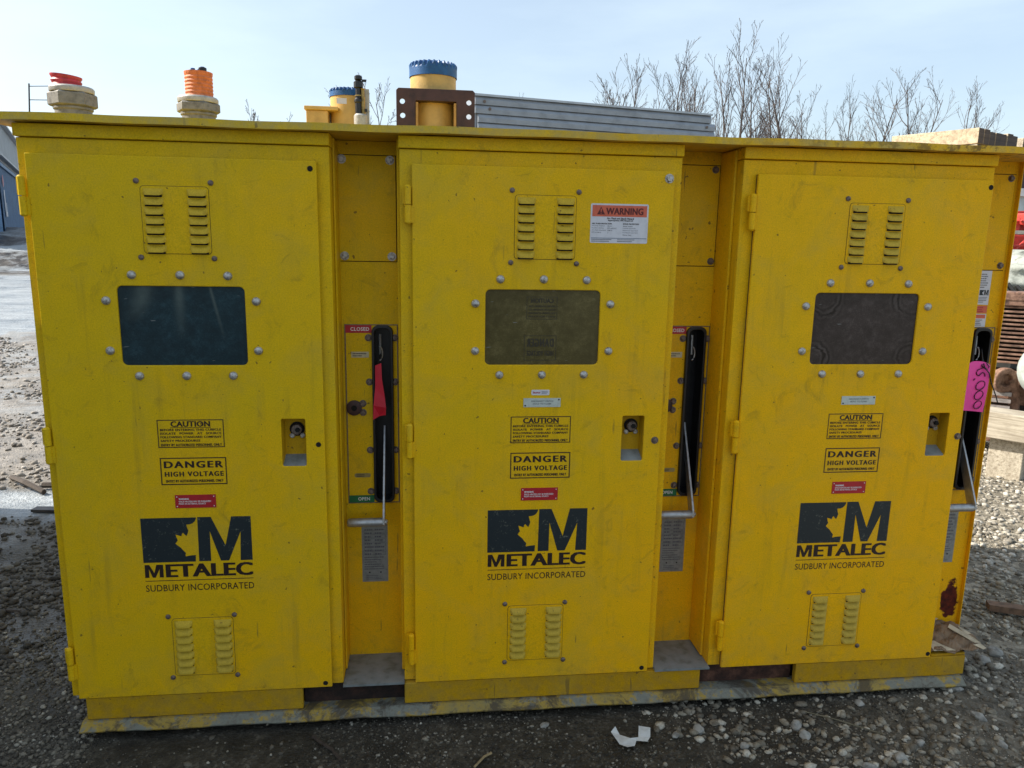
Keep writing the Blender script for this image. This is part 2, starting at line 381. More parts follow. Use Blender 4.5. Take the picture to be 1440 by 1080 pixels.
def hgt(x, y):
    x = np.asarray(x, float); y = np.asarray(y, float)
    left = sstep(-1, -4, x)
    z = GZ + left * .056 * np.clip(y - 6, 0, 11)
    ridge = np.exp(-((y - 21) / 2.0) ** 2) * sstep(-5, -7.5, x)
    z = z + ridge * (1.02 + .5 * fbm(x, y, .5, 3, 5)) + left * .35 * sstep(18, 26, y)
    near = np.clip(1 - np.abs(y) / 30, .0, 1)
    z = z + .035 * fbm(x, y, .9, 4, 1) * near * np.clip(np.hypot(x - 1.6, (y - .7) * 2) / 2.5 - .55, .15, 1)
    z = z + .010 * fbm(x, y, 6, 3, 2) * near
    z = z + np.clip(.1 - x, 0, 1) * sstep(2.15, 1.9, y) * sstep(-.6, .2, y + .5) * (.028 * fbm(x, y, 4.5, 4, 31) + .010 * fbm(x, y, 17, 2, 33))
    z = z + sstep(20, 60, y) * .5
    return z
def axis(fine0, fine1, st, far):
    a = list(np.arange(fine0, fine1, st)); s = st; v = a[-1]
    while v < far: s *= 1.13; v += s; a.append(v)
    s = st; v = a[0]
    while v > -far: s *= 1.13; v -= s; a.insert(0, v)
    return np.array(a)
xs = axis(-3, 6.5, .045, 500); ys = axis(-1.2, 4.5, .045, 600)
GX, GY = np.meshgrid(xs, ys, indexing='ij'); GZZ = hgt(GX, GY)
nx, ny = GX.shape
V = np.stack([GX, GY, GZZ], -1).reshape(-1, 3)
I = np.arange(nx * ny).reshape(nx, ny)
F = np.stack([I[:-1, :-1], I[1:, :-1], I[1:, 1:], I[:-1, 1:]], -1).reshape(-1, 4)
me = bpy.data.meshes.new('ground'); me.from_pydata(V.tolist(), [], F.tolist()); me.update()
me.polygons.foreach_set('use_smooth', [True] * len(me.polygons))
def ground_mat():
    m, t, b = nodes('yard_ground'); p = wpos(t)
    sx = t.nodes.new('ShaderNodeSeparateXYZ'); t.links.new(p, sx.inputs[0]); X, Y_ = sx.outputs['X'], sx.outputs['Y']
    n1 = noise(t, 1.3, 6, .6, p); n2 = noise(t, 11, 7, .7, p)
    vo = t.nodes.new('ShaderNodeTexVoronoi'); vo.inputs['Scale'].default_value = 95; t.links.new(p, vo.inputs['Vector'])
    vo2 = t.nodes.new('ShaderNodeTexVoronoi'); vo2.inputs['Scale'].default_value = 38; t.links.new(p, vo2.inputs['Vector'])
    mud = ramp(t, n2.outputs['Fac'], [(.3, (.014, .0115, .0075)), (.5, (.030, .025, .016)), (.7, (.066, .054, .036))]).outputs[0]
    grit = ramp(t, vo.outputs['Color'], [(.15, (.022, .019, .014)), (.6, (.062, .055, .042)), (.9, (.19, .175, .14))]).outputs[0]
    grav = ramp(t, vo2.outputs['Color'], [(.1, (.09, .078, .056)), (.6, (.21, .183, .136)), (.95, (.42, .38, .30))]).outputs[0]
    # wet trodden mud in front and left, dry gravel to the right
    right = math_(t, 'ADD', math_(t, 'MULTIPLY', math_(t, 'SUBTRACT', X, 2.6), .9), math_(t, 'MULTIPLY', math_(t, 'SUBTRACT', n1.outputs['Fac'], .5), 1.4), True)
    base = mix(t, math_(t, 'MULTIPLY', ramp(t, n2.outputs['Fac'], [(.45, 0), (.62, .75)]).outputs[0], .8), mud, grit)
    base = mix(t, right, base, grav)
    lfr = math_(t, 'MULTIPLY', math_(t, 'ADD', math_(t, 'MULTIPLY', math_(t, 'SUBTRACT', .15, X), 1.1, True), math_(t, 'MULTIPLY', math_(t, 'SUBTRACT', n1.outputs['Fac'], .5), 1.2), True), .55)
    base = mix(t, lfr, base, mix(t, n2.outputs['Fac'], (.07, .06, .044), (.17, .147, .11)))
    # yard beyond, left: pale brown grit, half thawed
    lf = math_(t, 'MULTIPLY', math_(t, 'MULTIPLY', math_(t, 'SUBTRACT', Y_, 2.4), 1.6, True), math_(t, 'MULTIPLY', math_(t, 'SUBTRACT', .5, X), 1.0, True))
    dirtl = ramp(t, noise(t, 7, 8, .75, p).outputs['Fac'], [(.32, (.07, .06, .048)), (.46, (.19, .168, .14)), (.62, (.28, .25, .215)), (.75, (.38, .36, .33))]).outputs[0]
    base = mix(t, lf, base, dirtl)
    far = math_(t, 'MULTIPLY', math_(t, 'SUBTRACT', Y_, 16.3), 1.2, True)
    darkm = ramp(t, noise(t, 3, 8, .75, p).outputs['Fac'], [(.38, (.010, .008, .007)), (.52, (.035, .029, .024)), (.66, (.11, .095, .08))]).outputs[0]
    base = mix(t, far, base, darkm)
    # snow and ice
    sn = noise(t, .9, 6, .6, p)
    jit = math_(t, 'MULTIPLY', math_(t, 'SUBTRACT', noise(t, 1.7, 7, .65, p).outputs['Fac'], .5), 3.2)
    yj = math_(t, 'ADD', Y_, jit)
    s1 = math_(t, 'MULTIPLY', math_(t, 'MULTIPLY', math_(t, 'SUBTRACT', yj, 9.0), 2.2, True), math_(t, 'MULTIPLY', math_(t, 'SUBTRACT', 16.9, Y_), 2.5, True))
    patchy = math_(t, 'MULTIPLY', ramp(t, noise(t, 2.2, 8, .7, p).outputs['Fac'], [(.46, 0), (.56, .9)]).outputs[0], math_(t, 'MULTIPLY', math_(t, 'SUBTRACT', Y_, 3.4), .5, True))
    jit2 = math_(t, 'MULTIPLY', math_(t, 'SUBTRACT', noise(t, 3.5, 6, .6, p).outputs['Fac'], .5), .5)
    y2 = math_(t, 'ADD', Y_, jit2)
    ice = math_(t, 'MULTIPLY', math_(t, 'MULTIPLY', math_(t, 'SUBTRACT', y2, 2.04), 14, True), math_(t, 'MULTIPLY', math_(t, 'SUBTRACT', 2.66, y2), 10, True))
    mps = t.nodes.new('ShaderNodeMapping'); mps.inputs['Scale'].default_value = (.22, 1, 1); t.links.new(p, mps.inputs[0])
    bank = math_(t, 'MULTIPLY', ramp(t, noise(t, 1.5, 6, .6, mps.outputs[0]).outputs['Fac'], [(.52, 0), (.57, 1)]).outputs[0], math_(t, 'MULTIPLY', far, math_(t, 'MULTIPLY', math_(t, 'SUBTRACT', 40, Y_), 1, True)))
    leftm = math_(t, 'MULTIPLY', math_(t, 'SUBTRACT', .3, X), 2, True)
    snow = math_(t, 'MULTIPLY', math_(t, 'MAXIMUM', math_(t, 'MAXIMUM', s1, math_(t, 'MULTIPLY', patchy, .6)), math_(t, 'MAXIMUM', ice, bank)), leftm, True)
    icec = ramp(t, noise(t, 6, 7, .75, mps.outputs[0]).outputs['Fac'], [(.30, (.16, .18, .20)), (.5, (.28, .315, .345)), (.65, (.40, .435, .46))]).outputs[0]
    icec = mix(t, ramp(t, noise(t, 26, 7, .75, p).outputs['Fac'], [(.42, 0), (.66, .6)]).outputs[0], icec, (.12, .13, .14))
    base = mix(t, snow, base, icec)
    t.links.new(base, b.inputs['Base Color'])
    wet = math_(t, 'MULTIPLY', math_(t, 'MULTIPLY', math_(t, 'SUBTRACT', .1, X), 2, True), ramp(t, noise(t, 2.2, 5, .6, p).outputs['Fac'], [(.40, 1), (.60, .35)]).outputs[0])
    ro = ramp(t, n1.outputs['Fac'], [(.35, .62), (.6, .92)]).outputs[0]
    t.links.new(math_(t, 'SUBTRACT', ro, math_(t, 'MULTIPLY', wet, .42)), b.inputs['Roughness'])
    b.inputs['Specular IOR Level'].default_value = .5
    h = mix(t, .5, vo.outputs['Distance'], n2.outputs['Fac']); h = mix(t, .35, h, vo2.outputs['Distance'])
    bump(t, b, h, .7, .018)
    return m
me.materials.append(ground_mat())
g = bpy.data.objects.new('ground', me); COL.objects.link(g); g['kind'] = 'structure'

# loose gravel: every pebble is real geometry
def stone_mat(name, c):
    m, t, b = nodes(name); p = wpos(t); gi = t.nodes.new('ShaderNodeNewGeometry')
    r = ramp(t, gi.outputs['Random Per Island'], c); n = noise(t, 120, 5, .6, p)
    col = mix(t, 1.0, r.outputs[0], ramp(t, n.outputs['Fac'], [(.3, .6), (.7, 1.2)]).outputs[0], 'MULTIPLY')
    t.links.new(col, b.inputs['Base Color']); b.inputs['Roughness'].default_value = .8; bump(t, b, n.outputs['Fac'], .4, .002); return m
ico = bmesh.new(); bmesh.ops.create_icosphere(ico, subdivisions=1, radius=1)
IV = np.array([v.co[:] for v in ico.verts]); IF = np.array([[v.index for v in f.verts] for f in ico.faces]); ico.free()
def pebbles(name, n, sampler, smin, smax, mat_, seed, power=2.2):
    rs = np.random.RandomState(seed); P = sampler(rs, n); n = len(P)
    s = smin + (smax - smin) * rs.rand(n) ** power
    sc = np.stack([s * rs.uniform(.8, 1.3, n), s * rs.uniform(.6, 1.0, n), s * rs.uniform(.35, .75, n)], 1)
    a = rs.rand(n) * 6.283; ca, sa = np.cos(a), np.sin(a)
    v = IV[None] * (1 + .30 * rs.uniform(-1, 1, (n, len(IV), 1)))
    v = v * sc[:, None]
    tl = rs.uniform(-.45, .45, n); ct, st = np.cos(tl), np.sin(tl)
    y = v[..., 1] * ct[:, None] - v[..., 2] * st[:, None]; z = v[..., 1] * st[:, None] + v[..., 2] * ct[:, None]; x = v[..., 0]
    v = np.stack([x * ca[:, None] - y * sa[:, None], x * sa[:, None] + y * ca[:, None], z], -1)
    zz = hgt(P[:, 0], P[:, 1]); v += np.stack([P[:, 0], P[:, 1], zz + sc[:, 2] * rs.uniform(.1, .6, n)], 1)[:, None]
    V = v.reshape(-1, 3); F = (IF[None] + (np.arange(n) * len(IV))[:, None, None]).reshape(-1, 3)
    me = bpy.data.meshes.new(name); me.vertices.add(len(V)); me.vertices.foreach_set('co', V.ravel())
    me.loops.add(F.size); me.loops.foreach_set('vertex_index', F.ravel().astype(np.int32))
    me.polygons.add(len(F)); me.polygons.foreach_set('loop_start', np.arange(0, F.size, 3, dtype=np.int32)); me.polygons.foreach_set('loop_total', np.full(len(F), 3, np.int32))
    me.update(calc_edges=True); me.materials.append(mat_)
    o = bpy.data.objects.new(name, me); COL.objects.link(o); return o
def rect_s(x0, x1, y0, y1, clump=0.0, sd=3):
    def f(rs, n):
        P = np.stack([rs.uniform(x0, x1, n), rs.uniform(y0, y1, n)], 1)
        if clump:
            k = fbm(P[:, 0], P[:, 1], 1.8, 3, sd) + .5; P = P[rs.rand(n) < np.clip((k - clump) * 3, .05, 1)]
        inside = (P[:, 0] > .05) & (P[:, 0] < 3.1) & (P[:, 1] > .08) & (P[:, 1] < 1.45)
        return P[~inside]
    return f
SG = stone_mat('mixed_gravel', [(0, (.09, .076, .055)), (.5, (.22, .19, .14)), (.82, (.36, .32, .245)), (1, (.56, .52, .43))])
SGL = stone_mat('dry_gravel_sunlit', [(0, (.13, .115, .09)), (.5, (.28, .255, .21)), (.82, (.42, .39, .33)), (1, (.60, .57, .50))])  # lighter copy of the gravel, sunlight put into its colour
SDL = stone_mat('grey_brown_gravel', [(0, (.07, .06, .045)), (.55, (.15, .13, .096)), (.88, (.25, .222, .17)), (1, (.42, .39, .32))])
SD = stone_mat('muddy_gravel', [(0, (.022, .018, .012)), (.6, (.060, .050, .035)), (.88, (.15, .133, .10)), (1, (.36, .33, .27))])
tag(pebbles('gravel', 42000, rect_s(-.6, 2.9, -.62, .12, .30), .0014, .0072, SD, 1, 3), 'dark muddy grit with small pale pebbles in front of the yellow cabinet', 'gravel', kind='stuff')
tag(pebbles('gravel', 1300, rect_s(-.6, 2.7, -.62, .10, .5, 9), .004, .014, SG, 12, 3), 'scattered pale pebbles lying on the dark mud before the doors', 'gravel', kind='stuff')
tag(pebbles('gravel', 36000, rect_s(1.9, 4.6, -.7, 1.7, .25, 5), .0022, .020, SG, 2, 5), 'grey gravel in the shade right of the cabinet', 'gravel', kind='stuff')
tag(pebbles('gravel', 17000, rect_s(3.2, 7.5, .9, 4.2), .005, .024, SGL, 3), 'sunlit pale gravel between cabinet and timber blocks', 'gravel', kind='stuff')
tag(pebbles('gravel', 32000, rect_s(-1.9, 0.05, -.6, 2.1, .30, 8), .0025, .013, SDL, 4, 3), 'dark gravel and mud left of the cabinet', 'gravel', kind='stuff')
tag(pebbles('mud_clods', 9000, rect_s(-1.9, -.02, .35, 2.05, .22, 21), .006, .024, stone_mat('mud_clod', [(0, (.05, .043, .034)), (.7, (.11, .097, .078)), (1, (.22, .20, .165))]), 41, 3), 'rough dark mud clods between the ice and the cabinet at left', 'mud', kind='stuff')
DS = stone_mat('dry_grit', [(0, (.10, .086, .07)), (.6, (.24, .21, .175)), (1, (.42, .39, .35))])
tag(pebbles('gravel', 22000, rect_s(-5.5, -.9, 2.6, 9.0, .3, 4), .005, .032, DS, 6, 4), 'brown sunlit grit on the yard left beyond the ice', 'gravel', kind='stuff')

# a few larger stones that stand out, each one its own thing
stones = [(1.558, -.086, .013, 'small pale round stone on dark mud below the middle door'),
 (2.088, -.16, .020, 'oval grey stone right of the white paper scrap'),
 (1.995, -.186, .014, 'small grey stone nearest the white paper scrap'),
 (2.437, -.171, .021, 'grey stone touching its paler neighbour below the right door, the farther of the pair'),
 (2.441, -.225, .019, 'pale stone just in front of its grey neighbour below the right door'),
 (2.211, -.261, .016, 'grey stone between the paper scrap and the pair of stones'),
 (2.735, -.064, .016, 'pale stone close under the base lip of the right door'),
 (2.706, -.362, .024, 'large oblong pale stone near the lower edge below the right door'),
 (3.157, -.02, .019, 'white stone tucked under the right end of the base lip'),
 (3.111, -.194, .020, 'pale flat stone out in front of the right end of the base'),
 (2.578, -.392, .018, 'round pale stone at the lower edge left of the oblong one'),
 (3.491, .204, .030, 'larger grey angular stone right of the rusty base corner'),
 (3.406, .150, .024, 'grey stone against the torn cardboard at the base corner'),
 (3.555, .10, .028, 'broad grey stone farthest right beside the base corner'),
 (2.819, -.293, .015, 'small stone right of the large oblong stone'),
 (3.09, -.336, .014, 'small pale stone at the lower right edge of the gravel')]
SB = mat('pale_stone', (.30, .29, .26), .8, 0, .25, 45, .6, .004)
for i, (x, y, s, lab) in enumerate(stones):
    bm = bmesh.new(); bmesh.ops.create_icosphere(bm, subdivisions=3, radius=1); rnd = random.Random(i)
    ph = [rnd.uniform(0, 6) for _ in range(6)]; ax = (rnd.uniform(1, 1.35), rnd.uniform(.75, 1), rnd.uniform(.55, .8))
    for v in bm.verts:
        c = v.co.copy(); k = 1 + .10 * math.sin(3 * c.x + ph[0]) + .10 * math.sin(4 * c.y + ph[1]) + .08 * math.sin(5 * c.z + ph[2]) + .05 * math.sin(9 * c.x + 7 * c.y + ph[3])
        for d in range(3):   # knock flat facets on
            n_ = Vector((math.cos(ph[d] * 3), math.sin(ph[d] * 5), math.sin(ph[d]) * .6)).normalized(); q = c.dot(n_)
            if q > .72: c -= n_ * (q - .72) * .8
        v.co = Vector((c.x * ax[0] * k, c.y * ax[1] * k, c.z * ax[2] * k)) * s
    me = bpy.data.meshes.new('stone'); bm.to_mesh(me); bm.free(); me.materials.append(SB); me.polygons.foreach_set('use_smooth', [True] * len(me.polygons))
    o = bpy.data.objects.new('stone', me); COL.objects.link(o); o.location = (x, y, float(hgt(x, y)) + s * ax[2] * .55); o.rotation_euler = (rnd.uniform(-.3, .3), rnd.uniform(-.3, .3), rnd.uniform(0, 6))
    tag(o, lab, 'stone', 'larger stones lying in the gravel')

# ------------------------------------------------------------------ the cabinet
BASE = (1.62, .75, -.105)
cab = thing('switchgear_cabinet', 'large yellow steel high voltage cabinet with three doors standing on gravel', 'electrical cabinet', BASE)
DEPTH = 1.5
REC = .195                       # depth of the handle recesses
bodies = [(-.028, .862), (1.073, 1.972), (2.178, 3.060)]
RX = [(.862, 1.073), (1.972, 2.178), (3.060, 3.295)]
PITCH = 1.1125
obj('rear_enclosure', MB().box(-.026, 3.293, REC + .07, DEPTH, .004, 1.834), YEL, cab, bevel=.006)
for a, b_ in bodies:
    ci = bodies.index((a, b_)); lx = (0.0, 1.118, 2.230)[ci]
    mb = MB().sheet([(a, 0), (b_, 0), (b_, 1.795), (a, 1.795)], [[(lx + .684, .788), (lx + .773, .788), (lx + .773, .958), (lx + .684, .958)]], .021, .029)
    mb.box(a, a + .004, .0292, REC + .072, 0, 1.795); mb.box(b_ - .004, b_, .0292, REC + .072, 0, 1.795); mb.box(a + .0045, b_ - .0045, .10, REC + .068, .002, 1.79)
    o = obj('cell_body', mb, YEL, cab, bevel=.004)
    obj('header_rail', MB().box(a - .003, b_ + .002, .010, .20, 1.797, 1.834), YEL, o, bevel=.003)
# roof: sheet with a turned down front edge, slightly wavy from handling
mb = MB(); n = 60
for i in range(n):
    x0 = -.095 + (3.375 + .095) * i / n; x1 = -.095 + (3.375 + .095) * (i + 1) / n
    f = lambda x: .0016 * math.sin(5 * x + 1) + .0012 * math.sin(17 * x)
    vs = []
    for x in (x0, x1):
        d = f(x)
        vs += [(x, -.03 + d, 1.836 + d), (x, -.03 + d, 1.857 + d), (x, DEPTH + .04, 1.857), (x, DEPTH + .04, 1.836)]
    fs = [(0, 4, 5, 1), (1, 5, 6, 2), (2, 6, 7, 3), (3, 7, 4, 0)]
    if i == 0: fs.append((0, 1, 2, 3))
    if i == n - 1: fs.append((4, 7, 6, 5))
    mb.add(vs, fs)
def roof_mat():
    m = YEL.copy(); m.name = 'yellow_enamel_chalked'; t = m.node_tree; b = t.nodes['Principled BSDF']; src = b.inputs['Base Color'].links[0].from_socket; p = wpos(t)
    k = ramp(t, noise(t, 16, 7, .7, p).outputs['Fac'], [(.40, .12), (.62, .6)]); c = mix(t, k.outputs[0], src, (.40, .33, .14))
    sx = t.nodes.new('ShaderNodeSeparateXYZ'); t.links.new(p, sx.inputs[0])
    rr = math_(t, 'MULTIPLY', math_(t, 'MULTIPLY', math_(t, 'SUBTRACT', sx.outputs['X'], 1.9), .9, True), ramp(t, noise(t, 24, 7, .75, p).outputs['Fac'], [(.50, 0), (.58, .8)]).outputs[0])
    t.links.new(mix(t, rr, c, (.12, .065, .03)), b.inputs['Base Color']); return m
mb2 = mb.mesh('roof', [roof_mat()]); obj('roof', mb2, None, cab)

# plinth: yellow cover strips, gaps where they are missing, a scuffed bottom lip
for a, b_ in ((.018, .725), (1.073, 2.146), (2.515, 3.165)):
    obj('plinth_cover', MB().box(a, b_, .006, .03, -.082, -.004), YELD, cab, bevel=.003)
    if a > 2: obj('plinth_return', MB().box(3.165, 3.20, .012, .4, -.082, -.006), YELD, cab)
for a, b_ in ((.725, 1.073), (2.146, 2.515)):
    obj('plinth_cavity', MB().box(a, b_, .045, .07, -.082, -.004), RUSTD if a < 2 else rust('flaking_rust', (.05, .018, .010), (.14, .06, .035)), cab)
rnd = random.Random(3)
mb = MB(); n = 90
for i in range(n):
    q = []
    for k in (i, i + 1):
        x = .004 + (3.185 - .004) * k / n; j = .0006 * math.sin(k * 2.7) + .0012 * math.sin(k * .55)
        q += [(x, .055, -.082), (x, -.002 + j * .4, -.084), (x, -.032 + j, -.103 + j), (x, -.030 + j, -.108 + j), (x, .03, -.112)]
    mb.add(q, [(0, 5, 6, 1), (1, 6, 7, 2), (2, 7, 8, 3), (3, 8, 9, 4)])
obj('bottom_lip', mb, LIP, cab)
obj('skid_frame', MB().box(.03, 3.26, .09, DEPTH - .02, -.128, -.0), RUSTD, cab)
for k, (a, b_) in enumerate(RX):
    bb = b_ if k < 2 else 3.20
    obj('recess_sill', MB().box(a + .001, bb, .0 if k < 2 else .016, REC + .06, -.004 , .004), SILL if k < 2 else YELD, cab)

# bolts shared by everything
bolt_dome = MB().lathe([(.0135, 0), (.0132, .0025), (.011, .0065), (.006, .009), (.001, .0098)], axis='y', n=16).mesh('bolt', [BOLTM], True)
bolt_small = MB().lathe([(.0085, 0), (.0082, .003), (.0055, .0055), (.002, .006)], axis='y', n=12).mesh('screw', [BOLTB], True)
hx = MB(); hx.lathe([(.0145, 0), (.0145, .0018)], axis='y', n=18); hx.lathe([(.0105, .0018), (.0105, .008), (.009, .0092)], axis='y', n=6)
bolt_hex = hx.mesh('bolt', [BOLTM])
hb = MB(); hb.lathe([(.0125, 0), (.0125, .0015)], axis='y', n=16); hb.lathe([(.0088, .0015), (.0088, .0085), (.007, .0095)], axis='y', n=6)
bolt_hexb = hb.mesh('bolt', [BOLTB])
hole_m = MB(); hole_m.lathe([(.0085, .0006), (.0085, .0009)], axis='y', n=14)
hole_mesh = hole_m.mesh('bolt_hole', [DARK])

# louvre: pressed hood open at the bottom
def louvre_mesh():
    mb = MB(); nx_, nz_ = 12, 5; wv, hv, dp = .057, .0205, .0125
    vs = []
    for i in range(nx_ + 1):
        u = i / nx_; e = min(1, min(u, 1 - u) * nx_ / 2.2); e = math.sin(e * math.pi / 2)
        for j in range(nz_ + 1):
            v = j / nz_; pr = math.sin(min(1, v * 1.15) * math.pi / 2)
            vs.append(((u - .5) * wv, -dp * e * pr - .0005, hv * (1 - v) - hv / 2 + (1 - e) * .004 * v))
    fs = [(i * (nz_ + 1) + j, (i + 1) * (nz_ + 1) + j, (i + 1) * (nz_ + 1) + j + 1, i * (nz_ + 1) + j + 1) for i in range(nx_) for j in range(nz_)]
    mb.add(vs, fs, 0)
    z = -hv / 2
    mb.add([(-wv * .44, -.001, z - .0045), (wv * .44, -.001, z - .0045), (wv * .44, -.0012, z + .008), (-wv * .44, -.0012, z + .008)], [(0, 1, 2, 3)], 1)
    mb.keep = True
    me = mb.mesh('louvre', [YELL, DARK]); me.polygons.foreach_set('use_smooth', [True] * len(me.polygons)); return me
louvre = louvre_mesh()

hm = MB()
hm.lathe([(.006, -.0590), (.0105, -.054), (.0105, -.0012)], (0, -.004, 0), 'z', 14)
hm.lathe([(.0105, .0012), (.0105, .054), (.006, .0590)], (0, -.004, 0), 'z', 14)
hm.box(.006, .018, -.004, .002, -.055, -.003); hm.box(-.016, -.004, .0, .008, .003, .054)
hinge = hm.mesh('hinge', [YEL], True)

# logo pieces (normalised from a skewed tracing)
def lg(pts):
    o = []
    for x, y in pts:
        k = (y - 612) / 255
        l = 27 + 21 * k; r = 671 + 13 * k
        top = 623 - 20 * (x - 27) / 650; bot = 881 - 20 * (x - 48) / 640
        o.append(((x - l) / (r - l) * .342, (bot - y) / (bot - top) * .152))
    return o
E_block = lg([(27, 623), (350, 613.5), (349, 622), (343, 636), (330, 648), (314, 654), (293, 656), (300, 678), (306, 690), (303, 704), (296, 722), (285, 714), (274, 703), (268, 712), (266, 724), (250, 719), (231, 714),
              (238, 733), (245, 748), (238, 757), (231, 767), (246, 779), (263, 791), (278, 808), (293, 822), (290, 832), (292, 842), (312, 837), (350, 833), (350, 871.5), (48, 881)])
M_block = lg([(357, 612), (436, 610), (524, 775), (556, 606), (671, 603), (684, 861), (613, 863), (612, 692), (545, 865), (497, 866), (430, 692), (440, 868), (370, 870.5)])

CX = [0.0, 1.118, 2.230]
DX = [(0.0, .826), (1.111, 1.944), (2.221, 3.047)]
LOGOX = [.238, .238, .238]
def T(y_, ): return y_
for k in range(3):
    cx = CX[k]; x0, x1 = DX[k][0] - cx, DX[k][1] - cx
    win = rrect(.224, .598, 1.126, 1.370, .016)
    lt = rrect(.691, .766, .795, .951, .004, 2)
    mb = MB().sheet([(x0, 0), (x1, 0), (x1, 1.75), (x0, 1.75)], [win, lt], 0, .012)
    # rolled return edge of the door
    d = obj('door', mb, YEL, cab, (cx, 0, 0), bevel=.0028)
    dg = MB(); i_ = .0018
    dg.box(x0 + i_, x1 - i_, .0125, .0207, i_, .02); dg.box(x0 + i_, x1 - i_, .0125, .0207, 1.73, 1.75 - i_); dg.box(x0 + i_, x0 + .02, .0125, .0207, .0202, 1.7298); dg.box(x1 - .02, x1 - i_, .0125, .0207, .0202, 1.7298)
    obj('door_gap_strip', dg, SEAM, d)  # dark brown strip set in the gap behind the door edge
    g_ = MB().sheet(rrect(.218, .604, 1.120, 1.376, .02), [rrect(.2245, .5975, 1.1265, 1.3695, .016)], .0105, .0125)
    obj('window_gasket', g_, BLACK, d)
    obj('window_pane', MB().box(.215, .607, .0068, .0098, 1.117, 1.379), PANES[k], d)
    # bolts round the window
    for bx, bz in ((.271, 1.403), (.411, 1.404), (.551, 1.403), (.192, 1.325), (.632, 1.326), (.192, 1.172), (.632, 1.172), (.272, 1.093), (.412, 1.093), (.552, 1.093)):
        o = obj('bolt', bolt_dome, None, d, (bx, 0, bz)); 
    for sx_, sz in ((.304, 1.679), (.516, 1.678), (.303, 1.456), (.515, 1.455), (.303, .285), (.514, .284), (.305, .064), (.514, .064)):
        obj('screw', bolt_small, None, d, (sx_, 0, sz), rot=(0, random.uniform(0, 3), 0))
    for z0, z1, zt in ((1.468, 1.665, 1.648), (.070, .276, .258)):
        obj('vent_plate', MB().sheet(rrect(.314, .508, z0, z1, .010, 3), [], -.0016, 0), YEL, d, bevel=.0008)
        obj('vent_seam', MB().sheet(rrect(.3126, .5094, z0 - .0014, z1 + .0014, .011, 3), [rrect(.3142, .5078, z0 + .0002, z1 - .0002, .010, 3)], -.0005, -.0001), SEAM, d)
        for row in range(7):
            for lx in (.350, .475): obj('louvre', louvre, None, d, (lx, -.0016, zt - row * .0278))
    for hz in (1.628, .874, .130): obj('hinge', hinge, None, d, (x0 - .013, 0, hz))
    # latch pocket
    mb = MB()
    mb.add([(.691, .002, .795), (.766, .002, .795), (.766, .002, .951), (.691, .002, .951), (.694, .048, .822), (.764, .048, .822), (.764, .048, .948), (.694, .048, .948)], [(0, 1, 5, 4), (1, 2, 6, 5), (2, 3, 7, 6), (3, 0, 4, 7), (4, 5, 6, 7)])
    mb.m[0] = 1
    mb.lathe([(.024, -.047), (.024, -.044)], (.733, 0, .908), 'y', 18, 2)
    mb.lathe([(.017, -.044), (.017, -.030), (.014, -.028)], (.733, 0, .908), 'y', 16, 3)
    mb.lathe([(.008, -.028), (.008, -.021)], (.737, 0, .909), 'y', 6, 2)
    for px in (.717, .750): mb.lathe([(.0085, -.047), (.0085, -.042), (.006, -.040)], (px, 0, .886), 'y', 10, 4)
    obj('latch_pocket', mb, [YELD, SILL, DARK, BOLTB, BOLTM], d)
    # corner fixings: some bolted, some empty holes
    for j, (hx_, hz) in enumerate(((.807, 1.727), (.806, .866), (.804, .016))):
        if (k, j) == (1, 0): obj('bolt', bolt_hex, None, d, (hx_, 0, hz))
        elif j == 1 and k > 0: obj('bolt', bolt_hexb, None, d, (hx_, 0, hz)); 
        else: obj('bolt_hole', hole_mesh, None, d, (hx_, 0, hz))
    # stencilled and stuck-on writing
    y = -.0007
    mb = MB(); frame(mb, .312, .514, .862, .953, .0027, y)
    text(mb, 'CAUTION', .353, .473, .930, .948, y, 0, .035)
    mb.add([(.351, y, .9265), (.475, y, .9265), (.475, y, .9282), (.351, y, .9282)], [(0, 1, 2, 3)])
    for i, s_ in enumerate(('BEFORE ENTERING THIS CUBICLE', 'ISOLATE   POWER   AT   SOURCE', 'FOLLOWING STANDARD COMPANY', 'SAFETY PROCEDURES')):
        text(mb, s_, .320, .506 if i < 3 else .440, .9165 - i * .0118, .9238 - i * .0118, y, 0, .03)
    text(mb, 'ENTRY BY AUTHORIZED PERSONNEL ONLY', .320, .506, .8665, .8750, y, 0, .03)
    obj('caution_label', mb, PRINT, d)
    mb = MB(); frame(mb, .313, .516, .739, .829, .0033, y)
    text(mb, 'DANGER', .324, .506, .795, .8175, y, 0, .04); text(mb, 'HIGH VOLTAGE', .325, .506, .7665, .7830, y, 0, .035)
    text(mb, 'ENTRY BY AUTHORIZED PERSONNEL ONLY', .327, .504, .7470, .7560, y, 0, .03)
    obj('danger_label', mb, PRINT, d)
    mb = MB().box(.351, .477, -.0015, -.0001, .661, .705, 0)
    text(mb, 'WARNING', .362, .394, .6885, .6945, -.0019, 1, .03); text(mb, 'SPACE HEATERS MAY BE ENERGIZED', .362, .462, .6800, .6855, -.0019, 1, .02); text(mb, 'FROM AN EXTERNAL SOURCE', .362, .445, .6725, .6780, -.0019, 1, .02)
    for a in (.357, .471):
        for c_ in (.667, .699): mb.lathe([(.002, .0018), (.002, .0022)], (a, 0, c_), 'y', 6, 1)
    obj('red_label', mb, [REDL, WTXT], d)
    mb = MB()
    for poly in (E_block, M_block): mb.sheet([(.240 + a, .4765 + b_) for a, b_ in poly], [], y, y)
    obj('maple_leaf_emblem', mb, LOGO, d)
    mb = MB(); text(mb, 'ETALEC', .306, .582, .4235, .4695, y, 0, .045)
    mx_ = [a for a, b_ in M_block]; m0, m1 = min(mx_), max(mx_); mb.sheet([(.241 + (a - m0) / (m1 - m0) * .058, .4243 + b_ / .152 * .0444) for a, b_ in M_block], [], y, y)
